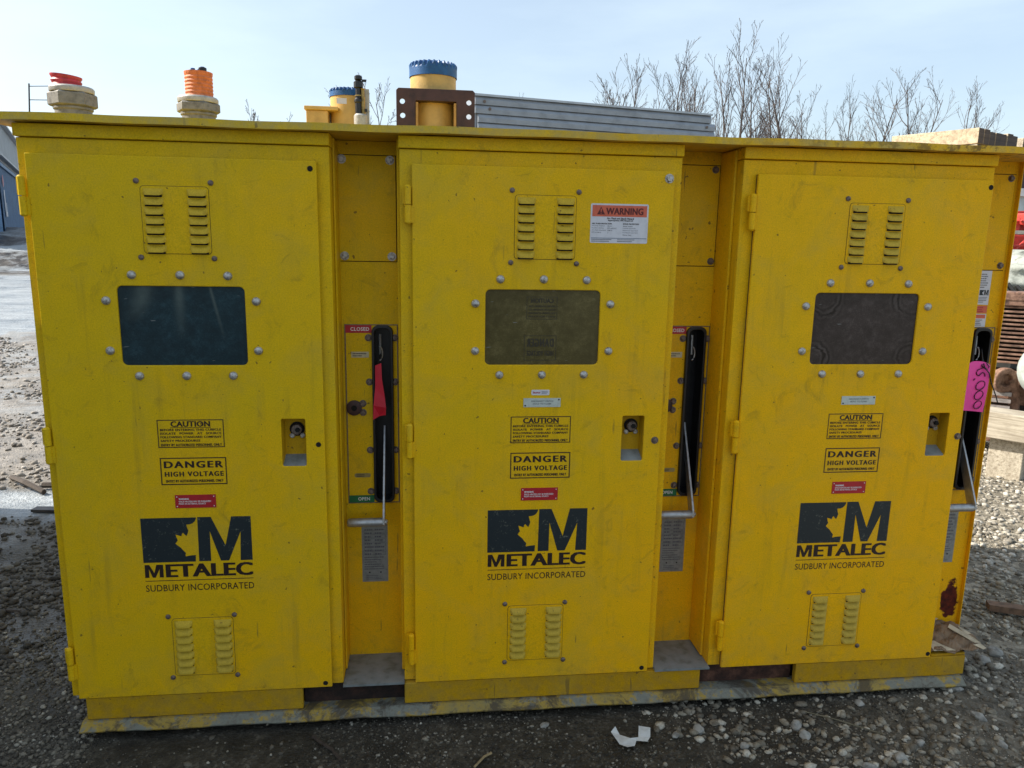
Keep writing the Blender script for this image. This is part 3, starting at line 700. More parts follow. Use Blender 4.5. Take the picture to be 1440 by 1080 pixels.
    mb.add([(.241, y, .4115), (.582, y, .4115), (.582, y, .4137), (.241, y, .4137)], [(0, 1, 2, 3)])
    text(mb, 'SUDBURY INCORPORATED', .241, .583, .3755, .3985, y, 0, .004)
    obj('maker_lettering', mb, PRINT, d)
    if k > 0:
        mb = MB().box(.353, .477, -.0018, -.0001, .985, 1.015, 0)
        text(mb, 'DISCONNECT SWITCH', .379, .452, 1.0025, 1.0075, -.0022, 1, .01); text(mb, 'HOLD TO CLOSE', .385, .446, .9935, .9985, -.0022, 1, .01)
        for a, c_ in ((.359, .990), (.471, 1.010)): mb.lathe([(.0025, .002), (.0025, .003)], (a, 0, c_), 'y', 8, 2)
        obj('engraved_plate', mb, [ALUB, FINE, DARK], d)
    if k == 1:
        mb = MB().sheet(rrect(.379, .439, 1.025, 1.043, .003, 2), [], -.0008, 0, 0)
        text(mb, 'Electrical', .384, .408, 1.031, 1.037, -.0012, 1, .03); lines_print(mb, .413, .435, 1.028, 1.040, 3, -.0012, 2, 1, 5)
        obj('sticker', mb, [WHITEL, REDL, FINE], d)
        mb = MB().sheet(rrect(.556, .744, 1.522, 1.645, .004, 2), [], -.0008, 0, 0); yy = -.0012
        mb.add([(.561, yy, 1.605), (.739, yy, 1.605), (.739, yy, 1.640), (.561, yy, 1.640)], [(0, 1, 2, 3)], 1)
        mb.add([(.576, yy - .0004, 1.611), (.602, yy - .0004, 1.611), (.589, yy - .0004, 1.635)], [(0, 1, 2)], 2)
        mb.add([(.5878, yy - .0008, 1.6185), (.5902, yy - .0008, 1.6185), (.5908, yy - .0008, 1.629), (.5872, yy - .0008, 1.629)], [(0, 1, 2, 3)], 1)
        mb.add([(.5878, yy - .0008, 1.6135), (.5902, yy - .0008, 1.6135), (.5902, yy - .0008, 1.616), (.5878, yy - .0008, 1.616)], [(0, 1, 2, 3)], 1)
        text(mb, 'WARNING', .605, .727, 1.6115, 1.6325, yy - .0004, 2, .03)
        text(mb, 'Arc Flash and Shock Hazard', .609, .697, 1.5965, 1.6025, yy, 3, .03); text(mb, 'Appropriate PPE Required', .612, .694, 1.5895, 1.5955, yy, 3, .03)
        text(mb, 'ARC FLASH PROTECTION', .561, .625, 1.5805, 1.5850, yy, 3, .03); text(mb, 'SHOCK PROTECTION', .662, .714, 1.5805, 1.5850, yy, 3, .03)
        for side, labs in ((.561, ('Working distance', 'Incident energy', 'Arc flash boundary', 'PPE category')), (.662, ('Shock hazard', 'Limited approach', 'Restricted approach', 'Prohibited approach', 'Glove class'))):
            for i, s_ in enumerate(labs): text(mb, s_, side, side + .0026 * len(s_), 1.5735 - i * .0068, 1.5775 - i * .0068, yy, 4, .01)
        for i, s_ in enumerate(('36 in', '8.0 cal/cm2', '108 in', '2')): text(mb, s_, .612, .612 + .0026 * len(s_), 1.5735 - i * .0068, 1.5775 - i * .0068, yy, 4, .01)
        mb.add([(.559, yy, 1.5365), (.741, yy, 1.5365), (.741, yy, 1.5385), (.559, yy, 1.5385)], [(0, 1, 2, 3)], 5)
        lines_print(mb, .561, .730, 1.525, 1.536, 2, yy, 4, 2, 7)
        obj('warning_label', mb, [WHITEL, ORL, mat('dark_red_print', (.10, .006, .006), .5, 0, .05, 40, 0), PRINT, FINE, mat('blue_grey_print', (.15, .19, .26), .5, 0, .05, 40, 0)], d)
        # mirror-reading print showing faintly through the pane
        mb = MB(); yy = .0064
        mt = mat('faint_print', (.026, .020, .008), .6, 0, .3, 60, 0)
        frame(mb, .358, .458, 1.275, 1.348, .0016, yy); text(mb, 'CAUTION', .372, .446, 1.328, 1.343, yy, 0, .03, flip=True)
        for i in range(4): text(mb, ('BEFORE ENTERING THIS', 'ISOLATE POWER AT', 'FOLLOWING STANDARD', 'SAFETY PROCEDURES')[i], .364, .452, 1.314 - i * .011, 1.320 - i * .011, yy, 0, .03, flip=True)
        frame(mb, .352, .458, 1.140, 1.222, .0016, yy); text(mb, 'DANGER', .360, .450, 1.185, 1.212, yy, 0, .03, flip=True); text(mb, 'HIGH VOLTAGE', .360, .450, 1.155, 1.172, yy, 0, .03, flip=True)
        obj('mirrored_print', mb, mt, d)

# recess panels with covers, switch plates, slots, levers
lever_pts = None
for k in range(3):
    a, b_ = RX[k]; ox = PITCH * k
    slot = rrect(.972 + ox, 1.036 + ox, .604, 1.228, .020, 4)
    pan = obj('recess_panel', MB().sheet([(a, .004), (b_, .004), (b_, 1.834), (a, 1.834)], [slot], REC, REC + .004), YELR if k == 2 else YEL, cab)
    xr = min(1.055 + ox, b_ - .012)
    # inner upright angle of the recess
    if k < 2:
        obj('edge_angle', MB().box(b_ - .010, b_ - .0005, .07, REC, .01, 1.83), YEL, pan, bevel=.003)
        obj('edge_angle', MB().box(a + .0005, a + .007, .09, REC, .01, 1.83), YEL, pan, bevel=.003)
    else:
        obj('edge_flange', MB().box(b_ - .003, b_ + .0, REC - .018, REC - .001, .004, 1.834), YELR, pan)
    y1 = REC
    cv = obj('cover_plate', MB().box(.868 + ox, xr, y1 - .004, y1 - .0005, 1.448, 1.789), YEL, pan, bevel=.001)
    obj('plate_seam', MB().sheet([(.8655 + ox, 1.4455), (xr + .0025, 1.4455), (xr + .0025, 1.7915), (.8655 + ox, 1.7915)], [[(.868 + ox, 1.448), (xr, 1.448), (xr, 1.789), (.868 + ox, 1.789)]], y1 - .0009, y1 - .0004), DARK, pan)
    for bx, bz, me_ in ((.881, 1.776, bolt_hex), (1.037, 1.776, bolt_hex), (.884, 1.464, bolt_hex), (1.040, 1.464, bolt_hex)):
        o = obj('bolt', bolt_hexb if k == 2 or (k == 1) else me_, None, pan, (bx + ox, y1 - .004, bz), rot=(0, random.uniform(0, 3), 0))
    # switch plate
    sp = obj('switch_plate', MB().sheet([(.879 + ox, .597), (xr, .597), (xr, 1.233), (.879 + ox, 1.233)], [slot], y1 - .003, y1 - .0005), YEL, pan)
    sp_y = y1 - .0033
    mb = MB(); mb.box(.880 + ox, .968 + ox, sp_y - .0006, sp_y, 1.2055, 1.232, 0); text(mb, 'CLOSED', .897 + ox, .960 + ox, 1.2125, 1.2250, sp_y - .001, 1, .02); obj('closed_label', mb, [REDL, WTXT], pan)
    mb = MB(); mb.box(.880 + ox, .968 + ox, sp_y - .0006, sp_y, .598, .6245, 0); text(mb, 'OPEN', .911 + ox, .952 + ox, .605, .6175, sp_y - .001, 1, .02); obj('open_label', mb, [GRNL, WTXT], pan)
    obj('plate_border', MB().sheet([(.877 + ox, .595), (xr + .002, .595), (xr + .002, 1.235), (.877 + ox, 1.235)], [[(.8805 + ox, .5985), (xr - .0015, .5985), (xr - .0015, 1.2315), (.8805 + ox, 1.2315)]], sp_y - .0004, sp_y), BOLTB, pan)
    # slot bezel and dark trough
    ob = MB().sheet(rrect(.968 + ox, 1.040 + ox, .600, 1.232, .022, 5), [rrect(.977 + ox, 1.031 + ox, .610, 1.222, .018, 5)], y1 - .017, y1 - .0005)
    obj('slot_bezel', ob, BLACK, pan, bevel=.002)
    tr = MB(); xa, xb = .9725 + ox, 1.0355 + ox
    tr.add([(xa, y1 - .001, .604), (xb, y1 - .001, .604), (xb, y1 - .001, 1.228), (xa, y1 - .001, 1.228), (xa, y1 + .066, .604), (xb, y1 + .066, .604), (xb, y1 + .066, 1.228), (xa, y1 + .066, 1.228)], [(0, 1, 5, 4), (1, 2, 6, 5), (2, 3, 7, 6), (3, 0, 4, 7), (4, 5, 6, 7)])
    obj('slot_trough', tr, BLACK, pan)
    ring = MB(); ring.tube([(.994 + ox + .010 * math.cos(t_), y1 - .004, 1.135 + .024 * math.sin(t_)) for t_ in np.linspace(-1.6, 1.7, 12)], .0022, 6)
    ring.tube([(.996 + ox, y1 + .01, 1.20), (.996 + ox, y1 + .006, 1.13)], .004, 6)
    obj('locking_eye', ring, STEEL, pan)
    for bx, bz in ((.957, 1.189), (1.0465, 1.189), (.958, 1.035), (1.046, 1.035), (.9565, .791), (1.0455, .791), (.9565, .639), (1.0445, .639)):
        if bx > 1 and bx + ox > xr - .004: bx = xr - ox - .004
        obj('bolt', bolt_hexb if bx > 1 or k else bolt_hexb, None, pan, (bx + ox, y1 - .003, bz), rot=(0, random.uniform(0, 3), 0))
    # keyhole boss with two bolts
    mb = MB(); mb.lathe([(.027, .0), (.027, .006), (.021, .008)], (.904 + ox, y1 - .003, .944), 'y', 18, 0); mb.lathe([(.010, .008), (.010, .0088)], (.904 + ox, y1 - .003, .944), 'y', 12, 1)
    obj('key_lock', mb, [BROWNP, DARK], pan, smooth=True)
    for bz in (.959, .927): obj('bolt', bolt_hexb, None, pan, (.934 + ox, y1 - .003, bz))
    mb = MB(); mb.box(.898 + ox, .957 + ox, sp_y - .001, sp_y, 1.1205, 1.1405, 0); lines_print(mb, .903 + ox, .953 + ox, 1.123, 1.138, 2, sp_y - .0014, 1, 1, 3); obj('small_tag', mb, [mat('cream_tag', (.52, .45, .28), .5, 0, .1, 60, 0), PRINT], pan)
    mb = MB(); mb.sheet(rrect(.900 + ox, .956 + ox, .691, .706, .006, 3), [], sp_y - .001, sp_y, 0); lines_print(mb, .907 + ox, .950 + ox, .693, .704, 2, sp_y - .0014, 1, 1, 4); obj('oval_tag', mb, [mat('brass_tag', (.33, .26, .10), .4, .3, .1, 60, 0), PRINT], pan)
    # data plate under the lever
    px0, px1 = (.920 + ox, 1.012 + ox); dp_y = y1 - .0014
    mb = MB(); mb.box(px0, px1, dp_y, y1 - .0002, .293, .511, 0)
    for r_ in range(6):
        frame(mb, px0 + .008, px1 - .008, .396 + r_ * .0165, .4095 + r_ * .0165, .0009, dp_y - .0004, 1)
    lines_print(mb, px0 + .010, px1 - .010, .394, .500, 8, dp_y - .0006, 1, 2, 21); lines_print(mb, px0 + .008, px1 - .008, .338, .392, 6, dp_y - .0004, 1, 1, 22); lines_print(mb, px0 + .014, px1 - .014, .300, .320, 3, dp_y - .0004, 1, 1, 23)
    for q_ in (px0 + .026, px1 - .026): mb.lathe([(.003, .0005), (.003, .001)], (q_, dp_y, .329), 'y', 8, 2)
    obj('data_plate', mb, [ALUL, FINE, DARK], pan)
    # operating lever: flat tapered blade swinging out and down, with a round grip
    lv = MB(); x = 1.004 + ox
    P0 = Vector((x, .262, .86)); P1 = Vector((x, .116, .549)); dd = (P1 - P0).normalized(); nn = Vector((0, -dd.z, dd.y))
    th = .0035; prof = [(0, .012), (.25, .016), (.75, .022), (.96, .023), (1.03, .015)]
    ring_v = []
    for u, wdt in prof:
        c = P0 + (P1 - P0) * u
        for sx_, sn in ((-1, -1), (1, -1), (1, 1), (-1, 1)): ring_v.append(c + Vector((sx_ * th, 0, 0)) + nn * (sn * wdt / 1.0))
    fs = [(i * 4 + j, i * 4 + (j + 1) % 4, (i + 1) * 4 + (j + 1) % 4, (i + 1) * 4 + j) for i in range(4) for j in range(4)] + [(0, 1, 2, 3), (16, 17, 18, 19)]
    lv.add(ring_v, fs)
    lever = obj('lever', lv, STEEL, cab, bevel=.001)
    gr = MB().lathe([(.006, -.128), (.012, -.126), (.0152, -.121), (.0152, -.006), (.0135, 0)], (x + .002, .114, .552), 'x', 18)
    obj('grip', gr, STEEL, lever, smooth=True)
    obj('bolt', MB().lathe([(.009, 0), (.009, .006), (.006, .010)], (x + .0035, .114, .552), 'x', 10), BOLTM, lever)

# labels on the right recess panel
pan = [o for o in cab.children if o.name.startswith('recess_panel')][-1]
yy = REC - .0012
mb = MB(); mb.sheet([(3.190, 1.320), (3.240, 1.318), (3.240, 1.4445), (3.190, 1.4445)], [], yy, REC, 0)
mb.sheet([(3.200 + a * .105, 1.354 + b_ * .13) for a, b_ in E_block], [], yy - .0004, yy - .0004, 1); mb.sheet([(3.200 + a * .105, 1.354 + b_ * .13) for a, b_ in M_block], [], yy - .0004, yy - .0004, 1)
lines_print(mb, 3.196, 3.232, 1.380, 1.436, 7, yy - .0004, 2, 1, 31); lines_print(mb, 3.196, 3.236, 1.326, 1.350, 4, yy - .0004, 2, 1, 32)
obj('maker_plate', mb, [WHITEL, LOGO, FINE], pan)
mb = MB().box(3.190, 3.239, yy, REC - .0001, 1.288, 1.3155, 0); lines_print(mb, 3.196, 3.232, 1.291, 1.312, 3, yy - .0004, 1, 1, 33); obj('orange_label', mb, [ORL, REDL], pan)
mb = MB().box(3.188, 3.239, yy, REC - .0001, 1.236, 1.285, 0)
mb.add([(3.192, yy - .0004, 1.268), (3.235, yy - .0004, 1.268), (3.235, yy - .0004, 1.282), (3.192, yy - .0004, 1.282)], [(0, 1, 2, 3)], 1)
lines_print(mb, 3.194, 3.233, 1.240, 1.265, 4, yy - .0004, 2, 1, 34); obj('shock_label', mb, [WHITEL, ORL, PRINT], pan)

# cable glands screwed into the roof (parts of the cabinet)
RT = 1.857
def gland(x, y, r, zh0, zh1, rot):
    mb = MB()
    mb.lathe([(r * .78, RT - .003), (r * .78, zh0 - .010), (r * .84, zh0 - .008), (r * .84, zh0)], (x, y, 0), 'z', 32, 0)
    for q in range(3): mb.lathe([(r * .86, RT + .004 + q * .008), (r * .86, RT + .008 + q * .008)], (x, y, 0), 'z', 32, 0)
    mb.lathe([(r * .93, zh0), (r * 1.04, zh0 + .005), (r * 1.04, zh1 - .004), (r * .97, zh1)], (x, y, 0), 'z', 6, 0, rot)
    mb.lathe([(r * .93, zh1), (r * .95, zh1 + .005), (r * .95, zh1 + .014), (r * .88, zh1 + .019)], (x, y, 0), 'z', 36, 1)  # paler ring puts the light on the top rim into its colour
    return obj('cable_gland', mb, [CAST, CASTL], cab, bevel=.0012, smooth=True)
g1 = gland(.022, .30, .069, 1.921, 1.965, .35)
mb = MB(); mb.lathe([(.043, 1.978), (.045, 1.985), (.041, 1.992), (.045, 2.000), (.041, 2.006), (.046, 2.014), (.046, 2.018), (.036, 2.018), (.034, 2.010)], (.008, .30, 0), 'z', 26); 
for i_, v in enumerate(mb.v): mb.v[i_] = (v[0], v[1], v[2] - (v[0] - .008) * .09 * ((v[2] - 1.978) / .04))
obj('red_plug', mb, REDP, g1, smooth=True)
g2 = gland(.398, .35, .068, 1.924, 1.956, .0)
mb = MB(); pr = []
for q in range(8): pr += [(.0425, 1.960 + q * .0115), (.0445, 1.9655 + q * .0115)]
pr += [(.045, 2.054), (.038, 2.054), (.036, 2.046)]
mb.lathe(pr, (.404, .35, 0), 'z', 26); obj('orange_sleeve', mb, ORANGE, g2, smooth=True)
mb = MB()
for dx, dy in ((-.014, -.01), (.016, -.006), (.0, .018)):
    mb.lathe([(.013, 2.03), (.013, 2.062 + dx * .3), (.011, 2.064 + dx * .3)], (.404 + dx, .35 + dy, 0), 'z', 12, 0); mb.lathe([(.007, 2.06), (.007, 2.068 + dx * .2)], (.404 + dx, .35 + dy, 0), 'z', 8, 1)
obj('cable_core', mb, [BLACK, BLUEC], g2, smooth=True)

# ------------------------------------------------------------------ things on the roof
def coupler_cap(mb_r, x, y, z0, z1, r, n=28):
    """screw cap with a scalloped upper rim"""
    mb = MB(); vs = []; fs = []; m_ = n * 4
    rows = [(r, z0), (r, z0 + (z1 - z0) * .55), (r * 1.0, z1 - .009), (r * .93, z1 - .001), (r * .80, z1 - .001), (r * .76, z1 - .012)]
    for ri, (rr, z) in enumerate(rows):
        for q in range(m_):
            a = 2 * math.pi * q / m_; sc = 1; zz = z
            if ri in (2, 3): s_ = (1 if (q % 4) < 2 else 0); zz = z - (0 if s_ else .009); sc = 1 + (.012 if s_ else -.02)
            vs.append((x + rr * sc * math.cos(a), y + rr * sc * math.sin(a), zz))
    for i in range(len(rows) - 1):
        for q in range(m_): fs.append((i * m_ + q, i * m_ + (q + 1) % m_, (i + 1) * m_ + (q + 1) % m_, (i + 1) * m_ + q))
    fs.append(tuple(range((len(rows) - 1) * m_, len(rows) * m_))); mb.add(vs, fs); return mb
yc = .60
c1 = thing('cable_coupler', 'cream cable coupler with blue scalloped cap behind the brown bolt flange', 'cable coupler', (1.184, yc, RT))
mb = MB(); mb.lathe([(.086, RT), (.086, 2.118)], (1.184, yc + .02, 0), 'z', 40, 0); obj('barrel', mb, CREAM, c1, smooth=True)
obj('screw_cap', coupler_cap(None, 1.184, yc + .02, 2.118, 2.170, .0895), BLUEC, c1)
fy = yc - .10
flo = [(1.049, RT + .0), (1.335, RT + .0), (1.335, 2.052), (1.327, 2.060), (1.057, 2.060), (1.049, 2.052)]
flo_holes = [circ(1.071, 2.014, .0095), circ(1.072, 1.965, .0095), circ(1.313, 2.017, .0095), circ(1.313, 1.968, .0095), [(1.119, RT + .004), (1.267, RT + .004), (1.267, 2.018), (1.119, 2.018)]]
obj('flange', MB().sheet(flo, flo_holes, fy, fy + .010), BROWNP, c1, bevel=.0015)
mb = MB(); 
mb.box(1.112, 1.119, fy + .002, fy + .10, RT, 2.025, 0); mb.box(1.267, 1.274, fy + .002, fy + .10, RT, 2.025, 0); mb.box(1.112, 1.274, fy + .002, fy + .10, 2.0182, 2.0252, 0)
obj('bracket_frame', mb, BROWNP, c1)
OCH = mat('ochre_primer', (.40, .22, .05), .6, 0, .25, 30, .3)
for xa_ in (1.1195, 1.258): obj('weld_rib', MB().box(xa_, xa_ + .0085, fy - .004, fy + .06, RT, 2.012, 0), OCH, c1)
c2 = thing('cable_coupler', 'smaller yellow cable coupler with blue cap beside the black valve', 'cable coupler', (.862, yc, RT))
mb = MB(); mb.lathe([(.071, RT), (.071, 2.036)], (.872, yc + .02, 0), 'z', 36, 0); obj('barrel', mb, CREAM, c2, smooth=True)
obj('screw_cap', coupler_cap(None, .872, yc + .02, 2.036, 2.066, .0735), BLUEC, c2)
mb = MB(); mb.box(.722, .80, yc - .06, yc + .04, RT, 1.978, 0); mb.box(.716, .838, yc - .068, yc + .05, 1.978, 1.992, 0); obj('mounting_box', mb, CREAM, c2, bevel=.003)
mb = MB(); mb.add([(.832, yc - .0532, 2.004), (.868, yc - .0532, 2.004), (.868, yc - .0532, 2.024), (.832, yc - .0532, 2.024)], [(0, 1, 2, 3)]); obj('paper_label', mb, WHITEL, c2)
vl = thing('pressure_valve', 'slim black and brass valve with pale base between the two couplers', 'valve', (.925, .5, RT))
vx, vy = .921, .50
mb = MB(); mb.lathe([(.019, RT), (.024, 1.93), (.024, 1.957), (.019, 1.963)], (vx, vy, 0), 'z', 14); obj('valve_base', mb, CASTL, vl, smooth=True)
mb = MB(); mb.lathe([(.013, 1.963), (.013, 2.0), (.016, 2.004), (.016, 2.012), (.011, 2.018), (.011, 2.05), (.017, 2.054), (.017, 2.072), (.010, 2.078), (.014, 2.082), (.014, 2.092), (.008, 2.096)], (vx - .006, vy, 0), 'z', 12)
mb.box(vx + .006, vx + .022, vy - .004, vy + .004, 2.074, 2.082); mb.box(vx + .004, vx + .024, vy - .005, vy + .005, 1.972, 1.982)
obj('valve_body', mb, BLACK, vl)
mb = MB(); mb.lathe([(.006, 1.962), (.006, 2.045), (.009, 2.05)], (vx + .010, vy - .006, 0), 'z', 8); mb.lathe([(.0135, 2.024), (.0135, 2.028)], (vx - .006, vy, 0), 'z', 8); obj('brass_tube', mb, mat('old_brass', (.30, .22, .08), .4, .7, .3, 60, .3), vl)
mb = MB(); mb.box(vx + .016, vx + .030, vy + .012, vy + .03, RT, 2.052); obj('side_tube', mb, CASTL, vl)
# ribbed steel unit behind the cabinet
RIB = mat('blue_grey_cladding', (.30, .33, .37), .45, .35, .10, 8, .1)
st = thing('steel_enclosure', 'blue-grey ribbed steel enclosure rising behind the yellow cabinet roof', 'steel enclosure', (3.1, 6.5, GZ))
A = Vector((1.673, 5.842, 0)); B = Vector((4.491, 6.543, 0)); d_ = (B - A).normalized(); nrm = Vector((d_.y, -d_.x, 0)); Ln = (B - A).length
zt = 3.0; ph_ = .088
for i in range(35):
    z1 = zt - .018 - i * ph_; z0 = z1 - ph_
    mb = MB(); e0 = A + d_ * (.0 if i < 2 else .035); e1 = B + d_ * (.06 if i > 0 else .0) 
    if i == 0: e1 = B
    prof = [(.000, z0 + .002), (-.014, z0 + .006), (-.018, z0 + .052), (.000, z1 - .002), (.02, z1 - .002), (.02, z0 + .002)]
    vs = []
    for e in (e0, e1):
        for dn, z in prof: q = e - nrm * dn * -1 if False else e + nrm * (-dn); vs.append((q.x, q.y, z))
    mb.add(vs, [(j, (j + 1) % 6, 6 + (j + 1) % 6, 6 + j) for j in range(6)] + [(0, 1, 2, 3, 4, 5), (6, 7, 8, 9, 10, 11)])
    obj('cladding_panel', mb, RIB, st)
mb = MB(); c_ = (A + B) / 2 - nrm * -.0 ; cc = c_ - nrm * .45; mb.obox((cc.x, cc.y, 1.42), d_ * (Ln), nrm * .84, (0, 0, 3.1)); obj('enclosure_body', mb, RIB, st)
mb = MB(); mb.obox((cc.x, cc.y, zt - .006), d_ * (Ln + .02), nrm * .95, (0, 0, .022)); obj('roof_sheet', mb, mat('pale_cladding_top', (.42, .45, .48), .4, .3, .08, 8, 0), st)
for u, z in ((.10, 2.93), (.16, 2.86), (Ln - .06, 2.85)):
    q = A + d_ * u + nrm * .018; mb = MB().lathe([(.016, 0), (.016, .01)], (0, 0, 0), 'y', 8); obj('bolt', mb, BOLTB, st, (q.x, q.y, z))
# ------------------------------------------------------------------ tags hanging on the levers
fl = MB(); o3 = [(.980, 1.098), (1.001, 1.107), (1.003, 1.05), (1.013, .985), (1.016, .955), (1.015, .930), (.993, .922), (.971, .911), (.973, .96), (.979, 1.02)]
fl.sheet(o3, [], .150, .1515)
for i_, v in enumerate(fl.v): fl.v[i_] = (v[0], v[1] - .10 * max(0, (1.02 - v[2])) * .5 + .012 * math.sin((v[0] - .97) * 90), v[2])
f_ = obj('red_tag', fl, REDF); tag(f_, 'red plastic tag hanging in the black slot between the left and middle doors', 'tag')
fl2 = MB().tube([(.990, .15, 1.104), (.994, .17, 1.12), (.998, .19, 1.135)], .0015, 5)
s_ = obj('tag_string', fl2, BLACK, f_)
pk = thing('price_tag', 'bright pink price tag reading 5,000 hanging from the rightmost switch slot', 'price tag', (3.20, .13, .92))
ysur = .130
mb = MB(); nX, nZ = 8, 10; vs = []
c00, c10, c11, c01 = (3.140, .930), (3.228, .922), (3.224, 1.113), (3.140, 1.120)
for i in range(nX + 1):
    for j in range(nZ + 1):
        u, v = i / nX, j / nZ; x = c00[0] * (1 - u) * (1 - v) + c10[0] * u * (1 - v) + c11[0] * u * v + c01[0] * (1 - u) * v; z = c00[1] * (1 - u) * (1 - v) + c10[1] * u * (1 - v) + c11[1] * u * v + c01[1] * (1 - u) * v
        if v == 1: z -= .010 * abs(2 * u - 1) ** 3
        vs.append((x, ysur - .012 * math.sin(v * 2.2) * (1) + .004 * math.sin(u * 3), z))
nv = len(vs); vs += [(a, b_ + .001, c) for a, b_, c in vs]
fs = [(i * (nZ + 1) + j, (i + 1) * (nZ + 1) + j, (i + 1) * (nZ + 1) + j + 1, i * (nZ + 1) + j + 1) for i in range(nX) for j in range(nZ)]
fs += [tuple(q + nv for q in reversed(f)) for f in fs]
mb.add(vs, fs); obj('card', mb, PINK, pk)
mb = MB(); 
def surf(x, z):
    v = (z - .926) / .19; u = (x - 3.14) / .086; return ysur - .012 * math.sin(v * 2.2) + .004 * math.sin(u * 3) - .0022
for cx_, cz_, rx_, rz_ in ((3.196, 1.026, .0175, .0165), (3.197, .988, .0165, .0165), (3.201, .951, .0150, .0145)):
    mb.tube([(cx_ + rx_ * math.cos(a), surf(cx_, cz_), cz_ + rz_ * math.sin(a) + .25 * rx_ * math.cos(a)) for a in np.linspace(0, 6.4, 22)], .0019, 5)
mb.tube([(x, surf(x, z), z) for x, z in ((3.186, 1.088), (3.176, 1.084), (3.172, 1.074), (3.176, 1.066), (3.184, 1.062), (3.190, 1.070), (3.198, 1.076), (3.206, 1.070), (3.208, 1.060))], .0019, 5)
mb.tube([(x, surf(x, z), z) for x, z in ((3.188, 1.090), (3.200, 1.094), (3.210, 1.090))], .0019, 5)
mb.tube([(x, surf(x, z), z) for x, z in ((3.170, 1.052), (3.164, 1.046))], .0022, 5)
obj('marker_writing', mb, mat('purple_marker', (.06, .004, .03), .5, 0, .1, 40, 0), pk)
mb = MB(); mb.tube([(3.222, .172, 1.155), (3.205, .14, 1.125), (3.196, .112, 1.095), (3.215, .11, 1.075), (3.238, .12, 1.035), (3.268, .125, .985), (3.283, .13, .958)], .0022, 6)
mb.tube([(3.205, .14, 1.125), (3.19, .12, 1.10), (3.205, .11, 1.085), (3.216, .115, 1.098), (3.204, .115, 1.11)], .0022, 6)
obj('string', mb, BLACK, pk)

# ------------------------------------------------------------------ scrap on the ground
WP = mat('white_paper', (.55, .56, .54), .7, 0, .1, 30, .2)
mb = MB(); gz = GZ + .012
P = [(1.772, -.172, gz + .012), (1.790, -.158, gz + .022), (1.800, -.182, gz + .006), (1.790, -.222, gz), (1.812, -.238, gz), (1.838, -.236, gz + .001), (1.850, -.212, gz + .002), (1.885, -.222, gz + .004), (1.900, -.205, gz + .008), (1.908, -.176, gz + .022), (1.872, -.160, gz + .020), (1.860, -.200, gz + .006), (1.83, -.208, gz + .010)]
mb.add(P, [(0, 1, 2), (0, 2, 3), (2, 12, 3), (3, 12, 5, 4), (12, 6, 5), (6, 12, 11), (6, 11, 7), (11, 8, 7), (11, 10, 9, 8)])
o = obj('paper_scrap', mb, WP); tag(o, 'crumpled white paper scrap lying on the dark gravel below the middle door', 'paper')
sol = o.modifiers.new('thick', 'SOLIDIFY'); sol.thickness = .0012
CARD = mat('weathered_cardboard', (.22, .145, .085), .85, 0, .25, 25, .5, .003); CARDP = mat('peeled_paper', (.50, .42, .29), .8, 0, .2, 25, .4)
cb = thing('torn_cardboard', 'torn brown cardboard with peeled edges wedged on the rusty base corner', 'cardboard', (3.2, .1, .004))
mb = MB(); n_ = 9
rows = [[(3.058, .012), (3.058, .06), (3.058, .12), (3.06, .185)], [(3.10, .006), (3.105, .06), (3.11, .13), (3.12, .188)], [(3.15, .004), (3.16, .07), (3.17, .13), (3.18, .186)], [(3.20, .006), (3.215, .06), (3.225, .11), (3.24, .17)], [(3.235, .010), (3.25, .045), (3.262, .085), (3.27, .13)], [(3.262, .012), (3.275, .035), (3.285, .06), (3.295, .088)]]
hz = [[.006, .010, .016, .024], [.006, .018, .028, .034], [.007, .022, .036, .040], [.008, .020, .032, .036], [.004, .014, .022, .022], [-.004, .002, .006, .004]]
K = 6; vs = []; ni, nj = 5 * K + 1, 3 * K + 1; rc = random.Random(5)
for i in range(ni):
    for j in range(nj):
        a = min(i // K, 4); b_ = min(j // K, 2); u = i / K - a; v = j / K - b_
        q = [0, 0, 0]
        for (da, db, wt) in ((0, 0, (1 - u) * (1 - v)), (1, 0, u * (1 - v)), (0, 1, (1 - u) * v), (1, 1, u * v)):
            xy = rows[a + da][b_ + db]; q[0] += wt * xy[0]; q[1] += wt * xy[1]; q[2] += wt * hz[a + da][b_ + db]
        e = 1 if (j in (0, nj - 1) or i == ni - 1) else 0
        vs.append((q[0] + e * rc.uniform(-.006, .006), q[1] + e * rc.uniform(-.005, .005), q[2] + .012 * abs(math.sin(q[0] * 38 + q[1] * 25)) + .010 * abs(math.sin(q[0] * 21 - q[1] * 47)) + rc.uniform(-.002, .002)))
mb.add(vs, [(i * nj + j, (i + 1) * nj + j, (i + 1) * nj + j + 1, i * nj + j + 1) for i in range(ni - 1) for j in range(nj - 1)])
o = obj('cardboard_sheet', mb, CARD, cb); q = o.modifiers.new('t', 'SOLIDIFY'); q.thickness = .004
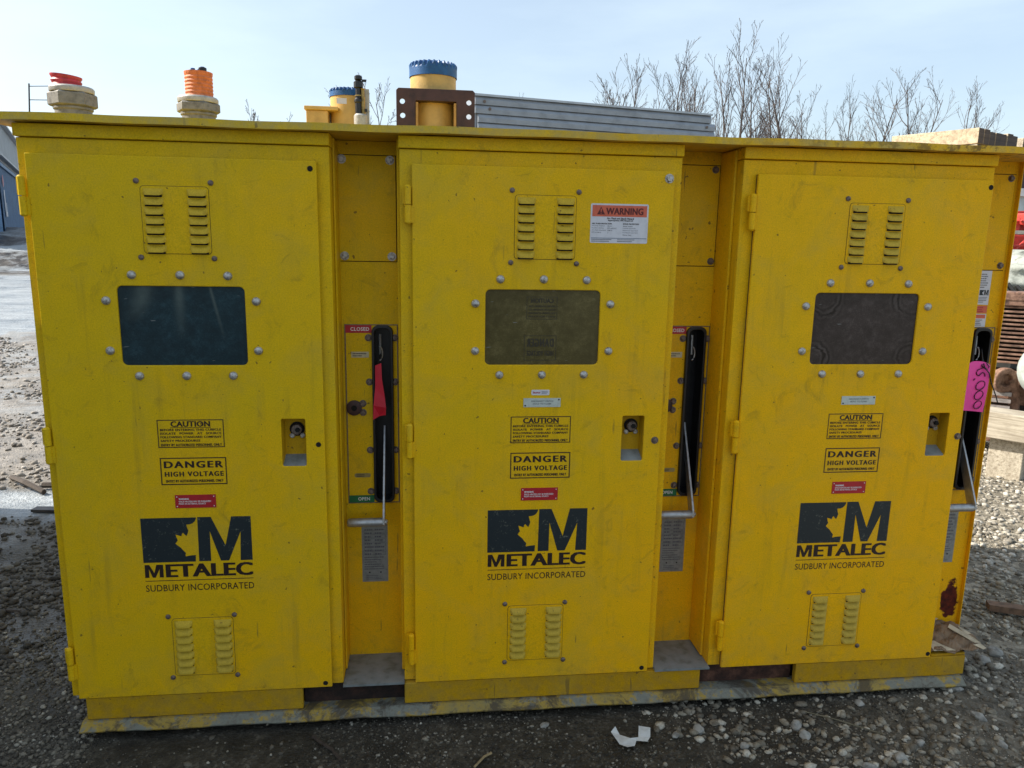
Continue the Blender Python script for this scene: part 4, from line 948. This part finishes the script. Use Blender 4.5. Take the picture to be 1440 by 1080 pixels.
for pts in ([(3.062, .008, .009), (3.075, .055, .020), (3.095, .060, .024), (3.118, .030, .019), (3.150, .006, .010)],
            [(3.190, .105, .046), (3.205, .125, .050), (3.235, .095, .040), (3.255, .055, .030), (3.275, .030, .020), (3.255, .035, .018), (3.222, .062, .034)],
            [(3.236, .020, .020), (3.262, .022, .022), (3.282, .008, .012), (3.262, .002, .008)], [(3.065, .17, .034), (3.12, .186, .045), (3.17, .185, .052), (3.19, .17, .050), (3.15, .15, .046), (3.10, .14, .038)],
            [(3.24, .11, .036), (3.252, .125, .040), (3.275, .090, .028), (3.262, .082, .026)]):
    o = obj('peeled_strip', MB().add([(a + .004 * math.sin(c * 900), b_ + .003 * math.sin(a * 700), c + .012) for a, b_, c in pts], [tuple(range(len(pts)))]), CARDP, cb); q = o.modifiers.new('t', 'SOLIDIFY'); q.thickness = .0015
TW = mat('old_twig', (.055, .04, .03), .8, 0, .3, 60, .4)
def stick(pts, r, lab, m=TW):
    o = obj('stick', MB().tube([(x, y, float(hgt(x, y)) + z) for x, y, z in pts], r, 6), m); return tag(o, lab, 'stick')
stick([(-1.62, 2.80, .03), (-1.45, 2.62, .05), (-1.28, 2.50, .02)], .018, 'thin dark broken stick lying on grit behind the ice at the left')
stick([(-1.34, 2.62, .03), (-1.05, 2.56, .04), (-.8, 2.5, .03)], .02, 'short dark stub of wood beside the cabinet on the left')
o = obj('plank', MB().obox((-.98, 2.16, float(hgt(-1, 2.1)) + .014), Vector((.42, -.05, 0)), Vector((.01, .06, 0)), Vector((0, 0, .016))), mat('wet_plank', (.06, .05, .045), .5, 0, .3, 20, .3)); tag(o, 'flat dark plank frozen into the ice left of the cabinet', 'plank')
stick([(-.88, .95, .006), (-.76, .90, .010), (-.62, .90, .006)], .007, 'short dark twig on the mud left of the cabinet')
stick([(.77, -.092, .01), (.80, -.125, .012), (.84, -.16, .010), (.876, -.211, .006)], .006, 'curved grey root below the gap left of the middle door')
stick([(2.50, -.10, .008), (2.60, -.16, .012), (2.72, -.24, .008)], .0022, 'thin straw lying among the stones below the right door', mat('straw', (.16, .14, .09), .8, 0, .2, 60, .2))
stick([(1.30, -.28, .008), (1.335, -.24, .012), (1.36, -.225, .012)], .004, 'small pale splinter on the mud below the middle door', mat('pale_splinter', (.30, .22, .11), .8, 0, .2, 60, .2))
CW = mat('weathered_wood', (.17, .10, .06), .8, 0, .3, 30, .4)
o = obj('wood_wedge', MB().obox((3.88, .50, GZ + .03), Vector((.26, -.14, .01)), Vector((.02, .05, 0)), Vector((0, 0, .03))), CW); tag(o, 'brown splintered wood offcut on the shaded gravel at the right edge', 'wood offcut')

# ------------------------------------------------------------------ timber and machinery on the right
def timber_mat(name, c, dark):
    m, t, b = nodes(name); tcn = t.nodes.new('ShaderNodeTexCoord'); mp = t.nodes.new('ShaderNodeMapping'); mp.inputs['Scale'].default_value = (3, 60, 60); t.links.new(tcn.outputs['Object'], mp.inputs[0])
    n = noise(t, 1, 6, .65, mp.outputs[0], .4); n2 = noise(t, 6, 6, .6, wpos(t))
    c_ = mix(t, ramp(t, n2.outputs['Fac'], [(.45, 0), (.7, .6)]).outputs[0], ramp(t, n.outputs['Fac'], [(.3, dark), (.55, c), (.8, tuple(min(1, x * 1.2) for x in c))]).outputs[0], dark)
    t.links.new(c_, b.inputs['Base Color']); b.inputs['Roughness'].default_value = .8; bump(t, b, n.outputs['Fac'], .5, .006); return m
TIM = timber_mat('pale_old_timber', (.48, .43, .34), (.22, .18, .13)); TIMD = timber_mat('dark_timber', (.11, .08, .055), (.035, .025, .02))
def tbox(name, c, d, Ln, wd, ht, m, lab=None, cat='timber', group=None):
    """timber with its own axes so the grain runs along it"""
    ang = math.atan2(d[1], d[0]); o = obj(name, MB().box(-Ln / 2, Ln / 2, -wd / 2, wd / 2, 0, ht), m, None, c, bevel=.006, rot=(0, 0, ang))
    if lab: tag(o, lab, cat, group)
    return o
tbox('timber_block', (5.50, 2.55, GZ), (.80, .60), .42, .22, .31, TIM, 'squat timber block standing on gravel under the pale beam')
tbox('timber_beam', (5.72, 1.98, GZ + .31), (.62, -.78), 1.7, .22, .19, TIM, 'thick pale timber beam resting on the squat block at the right edge', 'timber beam')
# lumber stack far right, lit sides and shaded ends put into the colours
lum = thing('timber_pile', 'pile of short sawn timbers with bright side and dark ends on the right roof corner', 'timber pile', (3.24, .36, RT), world=False)
TIML = timber_mat('lit_sawn_wood', (.50, .43, .32), (.22, .17, .12)); TIME = timber_mat('shaded_cut_ends', (.085, .065, .055), (.03, .022, .02))
rnd = random.Random(11); pd = Vector((.888, .46, 0)); pl_ = Vector((-.46, .888, 0))
for lev in range(2):
    for col in range(12):
        Lr = .34 + rnd.uniform(-.02, .03); wd = .047; off = rnd.uniform(0, .006) if col else 0
        if lev == 1 and col in (7, 10): continue
        mb = MB().box(0, wd - .003, 0, Lr, 0, .055 + rnd.uniform(-.004, .003)); mb.m[4] = 1; mb.m[1 if col else 1] = 0
        mb.m = [1 if f == (0, 4, 5, 1) else 0 for f in mb.f]
        o = obj('timber', mb, [TIML, TIME], lum, tuple(pd * (col * wd) + pl_ * off + Vector((0, 0, .002 + lev * .0585))), bevel=.002, rot=(0, 0, math.atan2(.46, .888) + rnd.uniform(-.03, .03)))
for q_ in range(2):
    o = obj('timber', MB().box(0, .045, 0, .22, 0, .035), [TIML], lum, tuple(pl_ * .36 + pd * (.02 + q_ * .06) + Vector((0, 0, .002))), bevel=.002, rot=(0, 0, math.atan2(.46, .888) + .1))
# rusty engine block with fins, casting, tank
RB = rust('rusty_brown_metal', (.20, .11, .075), (.34, .21, .15)); GRN = mat('grey_green_paint', (.42, .47, .44), .5, 0, .15, 8, .2, dark=(.20, .22, .19)); DKM = mat('oily_dark_metal', (.02, .02, .018), .5, .2, .3, 20, .4)
eng = thing('engine', 'rusty finned engine with pale green tank standing behind the pale beam', 'engine', (6.2, 3.2, GZ))
ex, ey = 6.05, 3.15
U = Vector((.80, -.60, 0)); W_ = Vector((.60, .80, 0))
def eb(c, l, w_, h, m, name, bev=.01):
    mb = MB(); mb.obox(c, U * l, W_ * w_, (0, 0, h)); return obj(name, mb, m, eng, bevel=bev)
for i in range(14):
    eb((5.93 + rnd.uniform(-.01, .01), 3.2, .62 + i * .034), .72 + rnd.uniform(-.03, .03), .30, .016, RB, 'fin', .003)
eb((5.98, 3.28, .86), .66, .22, .52, DKM, 'fin_core')
eb((5.95, 3.18, 1.10), .74, .34, .05, RB, 'head_plate'); eb((5.90, 3.12, 1.15), .4, .2, .07, RB, 'head_cover')
mb = MB(); mb.lathe([(.10, 0), (.10, .06), (.05, .06), (.05, .02)], (5.70, 3.0, .50), 'y', 20); mb.lathe([(.05, .02), (.04, .17)], (5.86, 2.98, .52), 'y', 16); mb.obox((5.80, 3.2, .42), U * .5, W_ * .25, (0, 0, .26)); obj('casting', mb, RB, eng, bevel=.01)
mb = MB(); mb.tube([(5.76, 2.98, .50), (5.80, 2.96, .36), (5.82, 2.96, .18), (5.86, 2.96, .02)], [.05, .04, .04, .06], 8); mb.obox((6.1, 3.1, .02), U * .8, W_ * .4, (0, 0, .12)); obj('foot_bracket', mb, RB, eng)
for i in range(5):
    mb = MB(); mb.obox((5.64, 3.02, .17 + i * .055), U * .28, W_ * .05, (0, 0, .028)); obj('spring_leaf', mb, mat('pale_spring', (.36, .33, .32), .5, .3, .2, 30, .2) if i == 0 else bpy.data.materials['pale_spring'], eng)
eb((5.92, 3.25, .20), .5, .2, .42, DKM, 'lower_block')
tk = []; 
mb = MB(); mb.lathe([(.08, -.34), (.18, -.31), (.23, -.22), (.24, .28), (.19, .36), (.10, .40)], (0, 0, 0), 'x', 28)
obj('tank', mb, GRN, eng, (5.95, 2.74, .62), smooth=True, rot=(0, R(4), R(38)))
eb((6.45, 2.95, .18), .10, .12, .5, mat('green_frame', (.07, .09, .07), .6, 0, .2, 20, .2), 'support_post')
# tarp covered mound / boulder above
TARP = mat('pale_grey_tarp', (.33, .35, .31), .75, 0, .2, 9, .6, .01, dark=(.08, .085, .07))
bm = bmesh.new(); bmesh.ops.create_icosphere(bm, subdivisions=4, radius=1)
for v in bm.verts:
    c = v.co; k = 1 + .12 * math.sin(3 * c.x + 2 * c.z) + .10 * math.sin(6 * c.y + 3 * c.x) + .06 * math.sin(11 * c.z + 5 * c.x) + .03 * math.sin(23 * c.x + 9 * c.z)
    v.co = Vector((c.x * 1.1 * k, c.y * .7 * k, c.z * .26 * k))
me = bpy.data.meshes.new('tarp_cover'); bm.to_mesh(me); bm.free(); me.materials.append(TARP); me.polygons.foreach_set('use_smooth', [True] * len(me.polygons))
tp = thing('covered_machine', 'bulky machine under a pale grey tarp behind the rusty engine', 'machine', (7.4, 4.6, GZ))
obj('tarp_cover', me, None, tp, (7.5, 4.5, 1.22))
mb = MB()
for q_ in range(7): mb.tube([(6.42 + q_ * .09, 4.05, 1.22 - .02 * q_), (6.46 + q_ * .09, 3.98, 1.10), (6.38 + q_ * .10, 3.98, 1.00)], [.02, .028, .02], 6)
obj('shade_hoses', mb, DKM, tp)  # dark tubes added to stand for the shade under the tarp
mb = MB(); mb.tube([(6.75, 4.2, 1.30), (7.1, 4.05, 1.22), (7.6, 3.95, 1.20)], .03, 8); mb.tube([(6.9, 4.1, 1.0), (7.3, 3.9, 1.10), (7.7, 3.8, 1.22)], .05, 8); mb.box(6.7, 8.4, 4.1, 5.0, GZ, .98); obj('chassis', mb, DKM, tp)
# wooden frames, red rig, booth and dark cab
REDM = mat('red_rig_paint', (.50, .045, .03), .5, 0, .2, 12, .2, dark=(.20, .012, .012)); PALE = mat('sun_bleached_boards', (.60, .52, .42), .8, 0, .15, 15, .3)
pl = thing('wooden_pallet', 'pale wooden pallet frames stacked on posts behind the tarp covered machine', 'pallet', (9.4, 6.8, GZ))
for z in (1.30, 1.44, 1.70):
    o = obj('board', MB().box(8.4, 10.2, 6.60, 6.68, z, z + .045), PALE, pl)
for x in (8.50, 8.66, 9.0, 9.8): obj('post', MB().box(x, x + .05, 6.69, 6.74, GZ, 1.50 if x < 8.9 else 1.74), PALE, pl)
rg = thing('red_rig', 'red steel drilling rig frame in front of the pale teal booth', 'rig', (9.8, 7.6, GZ))
for x, z0, z1, dx, yy_ in ((8.70, .9, 1.30, .22, 7.5), (8.80, 1.30, 1.52, .16, 7.55), (8.92, .9, 1.90, .10, 7.45), (9.04, .9, 2.04, .25, 7.6), (9.32, 1.0, 2.2, .35, 7.5), (8.86, 1.56, 1.70, .3, 7.4), (9.0, 1.84, 2.0, .4, 7.35)):
    obj('frame_box', MB().box(x + .38, x + .38 + dx, yy_, yy_ + .25, z0, z1), REDM, rg, bevel=.015)
for p0, p1 in (((8.7, 7.3, 1.35), (9.1, 7.3, 1.72)), ((8.9, 7.3, 1.9), (9.3, 7.3, 1.5)), ((8.72, 7.3, 1.55), (9.6, 7.3, 1.58)), ((8.98, 7.25, 1.95), (9.2, 7.25, 2.08)), ((8.80, 7.3, 1.0), (8.80, 7.3, 1.7)), ((8.7, 7.3, 1.02), (9.2, 7.3, 1.38))): obj('brace', MB().tube([(p0[0] + .38, p0[1], p0[2]), (p1[0] + .38, p1[1], p1[2])], .018, 7), REDM, rg)
obj('rig_base', MB().box(9.0, 11, 7.3, 8.2, GZ, 1.0), REDM, rg)
bo = thing('site_booth', 'white framed teal booth behind the red rig at the right edge', 'booth', (10.6, 9, GZ))
TEAL = mat('teal_panel', (.12, .27, .29), .4, 0, .1, 6, .05); WH = mat('white_frame', (.66, .70, .68), .5, 0, .08, 10, .1); PALT = mat('pale_teal_sheet', (.50, .62, .62), .4, 0, .08, 6, .05)
obj('wall', MB().box(10.45, 13, 9.06, 10.8, GZ, 2.42), PALT, bo)
obj('frame', MB().sheet([(10.40, .2), (11.9, .2), (11.9, 2.46), (10.40, 2.46)], [[(10.50, .3), (11.8, .3), (11.8, 2.34), (10.50, 2.34)]], 8.98, 9.06), WH, bo)
obj('shutter', MB().box(10.502, 10.62, 9.02, 9.05, .3, 2.338), TEAL, bo); obj('shutter', MB().box(10.80, 10.90, 9.02, 9.05, .3, 2.338), TEAL, bo)
cb2 = thing('machine_cab', 'dark machine cab with rounded roof frame above the teal booth', 'vehicle cab', (13.5, 12, GZ))
mb = MB().sheet(rrect(12.95, 15.5, 2.2, 3.62, .25, 5), [rrect(13.12, 15.3, 2.35, 3.45, .15, 4)], 11.9, 12.1); obj('cab_frame', mb, BROWNP, cb2)
obj('cab_glass', MB().box(13.05, 15.4, 12.0, 12.06, 2.3, 3.5), mat('dark_cab_glass', (.02, .025, .03), .1, 0, .1, 5, 0), cb2); obj('cab_body', MB().box(13.0, 15.5, 12.15, 13.6, GZ, 3.4), DKM, cb2)

# ------------------------------------------------------------------ containers at left
def corr(mb, A, d, n, L_, z0, z1, pitch=.28, dp=.04, mi=0):
    k = int(L_ / pitch); vs = []
    for i in range(k * 4 + 1):
        ph = i % 4; u = (i // 4) * pitch + (0, .12, .16, .28)[ph] * pitch / .28; off = (0, 0, -dp, -dp)[ph]
        p = A + d * u + n * off; vs += [(p.x, p.y, z0), (p.x, p.y, z1)]
    mb.add(vs, [(2 * i, 2 * i + 2, 2 * i + 3, 2 * i + 1) for i in range(k * 4)], mi)
dC = Vector((-.3865, .9223, 0)); nC = Vector((.9223, .3865, 0)); A0 = Vector((-10.94, 21.48, 0)) - dC * .6
BLU = mat('faded_blue_container', (.10, .19, .32), .55, 0, .12, 3, .1); GRY = mat('grey_white_cladding', (.48, .49, .50), .5, 0, .08, 3, .1)
ct = thing('shipping_container', 'blue corrugated shipping container with white lettering at the far left', 'shipping container', (A0.x, A0.y, .75))
mb = MB(); corr(mb, A0, dC, nC, 13.0, .85, 3.28, dp=.035); obj('side_wall', mb, BLU, ct)
mb = MB(); c = A0 + dC * 6.5 - nC * 1.2; mb.obox((c.x, c.y, 2.0), dC * 13, nC * 2.3, (0, 0, 2.7)); obj('container_body', mb, BLU, ct)
mb = MB(); c = A0 + dC * 6.5; mb.obox((c.x, c.y, 3.34), dC * 13.05, nC * .10, (0, 0, .10)); mb.obox((c.x, c.y, .82), dC * 13.05, nC * .10, (0, 0, .14)); obj('rail', mb, BLU, ct)
# lettering: red roundel and white strokes
def on_wall(u, z, off=.03): p = A0 + dC * u + nC * off; return Vector((p.x, p.y, z))
mb = MB(); c = on_wall(.55, 2.9); mb.add([c + dC * (.16 * math.cos(a)) + Vector((0, 0, .17 * math.sin(a))) for a in np.linspace(0, 6.283, 20)[:-1]], [tuple(range(19))]); obj('red_mark', mb, REDL, ct)
mb = MB()
for u0, u1, z0, z1 in ((.5, .72, 1.9, 2.65), (.5, 1.1, 1.9, 2.04), (.9, 1.04, 2.04, 2.3)): mb.add([on_wall(u0, z0), on_wall(u1, z0), on_wall(u1, z1), on_wall(u0, z1)], [(0, 1, 2, 3)])
obj('white_lettering', mb, WTXT, ct)
up = thing('site_cabin', 'grey-white corrugated cabin standing on top of the blue container', 'site cabin', (A0.x, A0.y, 3.42))
mb = MB(); corr(mb, A0, dC, nC, 13.0, 3.60, 4.62, .20, .03); obj('side_wall', mb, GRY, up)
mb = MB(); c = A0 + dC * 6.5 - nC * 1.2; mb.obox((c.x, c.y, 4.05), dC * 12.98, nC * 2.3, (0, 0, 1.16)); obj('cabin_body', mb, GRY, up)
mb = MB(); c = A0 + dC * 6.5 + nC * .03; mb.obox((c.x, c.y, 3.60), dC * 13.05, nC * .14, (0, 0, .05)); mb.obox((c.x, c.y, 4.64), dC * 13.1, nC * .2, (0, 0, .05)); obj('trim_rail', mb, GRY, up)
mb = MB(); c = A0 + dC * 6.5 - nC * .6; mb.obox((c.x, c.y, 3.45), dC * 12.9, nC * 1.1, (0, 0, .12)); obj('floor_beam', mb, DARK, up)
# unseen container added to throw shade over the left foreground
shade_ct = thing('shipping_container', 'added unseen grey corrugated container left of the view shading the mud by the cabinet', 'shipping container', (-3.2, -.5, GZ))
mb = MB(); corr(mb, Vector((-1.95, -3.6, 0)), Vector((0, 1, 0)), Vector((1, 0, 0)), 6.06, GZ + .15, GZ + 2.85); obj('side_wall', mb, GRY, shade_ct)
obj('container_body', MB().box(-4.4, -2.0, -3.6, 2.40, GZ + .1, GZ + 2.9), GRY, shade_ct)
mb = MB(); mb.box(-2.02, -1.92, -3.62, 2.42, GZ + 2.8, GZ + 2.92); mb.box(-2.02, -1.92, -3.62, 2.42, GZ, GZ + .16); obj('rail', mb, GRY, shade_ct)
# thin aerial far behind left
ae = thing('aerial', 'thin aerial mast with two rods beyond the left cable gland', 'aerial', (-7.4, 16, .4))
mb = MB().tube([(-7.44, 16, .4), (-7.46, 16, 3.9), (-7.40, 16, 4.66)], .016, 6); obj('mast', mb, DKM, ae)
for z, l in ((4.60, .42), (4.32, .80)): obj('rod', MB().tube([(-7.42, 16, z), (-7.42 + l, 16, z + .02)], .009, 5), DKM, ae)

# ------------------------------------------------------------------ bare trees
BARK = mat('grey_bark', (.085, .07, .062), .85, 0, .3, 4, .2, dark=(.025, .02, .018)); TWIG = mat('bare_twigs', (.10, .08, .072), .85, 0, .2, 3, 0)
def branch(mb, p, d, ln_, r, lev, rnd, up_):
    n = (9, 6, 4, 3)[lev]; pts = [p.copy()]; rad = [r]; q = p.copy(); dd = d.copy(); wob = (.045, .10, .13, .15)[lev]
    for i in range(n):
        dd = (dd + Vector((rnd.gauss(0, wob), rnd.gauss(0, wob), rnd.gauss(0, wob * .3) + up_))).normalized(); q = q + dd * (ln_ / n); pts.append(q.copy()); rad.append(max(r * (1 - (i + 1) / n * .85), .008))
    mb.tube(pts, rad, 5 if lev == 0 else (4 if lev == 1 else 3), 0, False)
    return pts, rad
def grow(tb, cb_, p, d, ln_, r, lev, rnd, spread):
    pts, rad = branch(tb if lev == 0 else cb_, p, d, ln_, r, lev, rnd, (.0, .07, .06, .05)[lev])
    if lev >= 3: return
    nch = {0: 14, 1: 7, 2: 2}[lev]
    for c in range(nch):
        t_ = (c + rnd.random()) / nch * .80 + .18; k = t_ * (len(pts) - 1); i = min(int(k), len(pts) - 2); q = pts[i].lerp(pts[i + 1], k - i); dr = (pts[i + 1] - pts[i]).normalized()
        a = rnd.uniform(0, 6.283); side = Vector((math.cos(a), math.sin(a), 0)); side = (side - dr * side.dot(dr)).normalized()
        ang = rnd.uniform(.40, .85) * spread; nd = (dr * math.cos(ang) + side * math.sin(ang)).normalized()
        l2 = ln_ * (rnd.uniform(.20, .42) if lev == 0 else rnd.uniform(.28, .5)) * (1.25 - t_ * .65); grow(tb, cb_, q, nd, l2, max(rad[i] * (.62 if lev == 0 else .6), .0085), lev + 1, rnd, spread)
def at(px, py, y):   # photograph direction -> point at depth y (used once per tree to list where they stand)
    M = Matrix.Rotation(-.1130, 3, 'Z') @ Matrix.Rotation(-.0176, 3, 'Y') @ Matrix.Rotation(1.3798, 3, 'X')
    d = M @ Vector(((px - 720) / 1058.2, -(py - 540) / 1058.2, -1)); c = Vector((1.1508, -2.4052, 1.5309)); return c + d * ((y - c.y) / d.y)
trees = [(366, 138, 34, .8, 'thin small bare sapling farthest left of the bare trees'), (430, 112, 36, .9, 'bare young tree behind the left coupler'), (410, 152, 40, .9, 'low twiggy sapling left of the blue capped coupler'), (537, 100, 30, .9, 'bare slender tree between the black valve and brown flange'),
 (690, 122, 60, .6, 'faint distant sapling just right of the blue capped coupler'),
 (812, 128, 34, 1.1, 'low leaning bare shrub over the left part of the ribbed enclosure'), (832, 66, 34, .85, 'bare tree with fine upright fans over the ribbed enclosure'), (862, 95, 40, .7, 'narrow pale bare tree next to the upright fan tree'), (878, 58, 38, .45, 'very slender tall bare stem left of the middle tree cluster'),
 (903, 78, 36, .8, 'bare tree starting the middle cluster at its left'), (932, 56, 34, .75, 'tallest bare tree of the middle cluster'), (953, 72, 40, .8, 'bare tree right of the tallest middle one'), (972, 100, 44, .8, 'lower twiggy tree at the right of the middle cluster'), (990, 78, 36, .8, 'leaning bare tree at the end of the ribbed enclosure'),
 (1022, 60, 30, .75, 'dark bare stem at the left of the tall central pair'), (1036, 24, 30, .8, 'tallest bare tree with dark trunk standing right of the enclosure'), (1052, 62, 36, .8, 'bare tree pressed against the tallest one on its right'), (1084, 46, 34, .55, 'tall slender forked bare tree right of the tallest tree'), (1068, 110, 44, .9, 'low bushy bare tree in the gap after the tallest one'),
 (1004, 112, 46, .9, 'low bare tree in front of the enclosure end'), (1146, 128, 50, .9, 'low thin bare tree right of the spreading one'), (1126, 58, 34, .8, 'bare tree with spreading right limbs over the right cell'), (1108, 100, 46, .8, 'small bare tree left of the spreading one'), (1180, 104, 46, .6, 'left of the twin twiggy trees above the right door'), (1206, 84, 42, .8, 'right of the twin twiggy trees above the right door'), (1262, 98, 44, .8, 'bare tree left of the last large one'), (1282, 84, 40, .8, 'last large bare tree near the lumber stack'), (1330, 118, 46, .8, 'bare tree behind the left part of the lumber stack'), (1352, 102, 44, .8, 'leaning bare tree above the lumber stack'), (1400, 142, 60, .8, 'faint bare tree above the right of the lumber stack'), (1428, 138, 55, .8, 'faint bare tree at the right edge of the picture'),
 (452, 165, 60, 1., 'faint brush behind the mounting box'), (600, 160, 70, .9, 'faint brush hidden behind the flange')]
trees = [t_ for t_ in trees if t_[0] not in (600,)]
for i, (px, py, y, sp, lab) in enumerate(trees):
    rnd = random.Random(100 + i); top = at(px, py, y); base = at(px, 330, y); lean = rnd.uniform(-.05, .05)
    gz_ = float(hgt(base.x, y)) - .1; H_ = (top.z - gz_) * .985 ; px_w = (base.x)
    t_ = thing('bare_tree', lab, 'tree', (px_w, y, gz_), 'bare leafless trees along the edge of the yard', world=False)
    tb, cb_ = MB(), MB(); tb.keep = cb_.keep = True
    r0 = H_ * .0105
    grow(tb, cb_, Vector((0, 0, 0)), Vector((lean, rnd.uniform(-.03, .03), 1)).normalized(), H_ * .93, r0, 0, rnd, sp)
    for q_ in range(0 if sp < .6 else rnd.choice((0, 1, 1, 2))):
        grow(tb, cb_, Vector((.1, 0, 0)), Vector((rnd.choice([-1, 1]) * rnd.uniform(.06, .16), 0, 1)).normalized(), H_ * rnd.uniform(.6, .85), r0 * .75, 0, rnd, sp)
    k_ = H_ / max(v[2] for v in tb.v + cb_.v)
    for b_ in (tb, cb_): b_.v = [(v[0] * min(k_, 1.1), v[1] * min(k_, 1.1), v[2] * k_) for v in b_.v]
    obj('trunk', tb, BARK, t_); obj('crown', cb_, TWIG, t_)

for o in bpy.data.objects:
    if 'worldkids' in o.keys(): del o['worldkids']
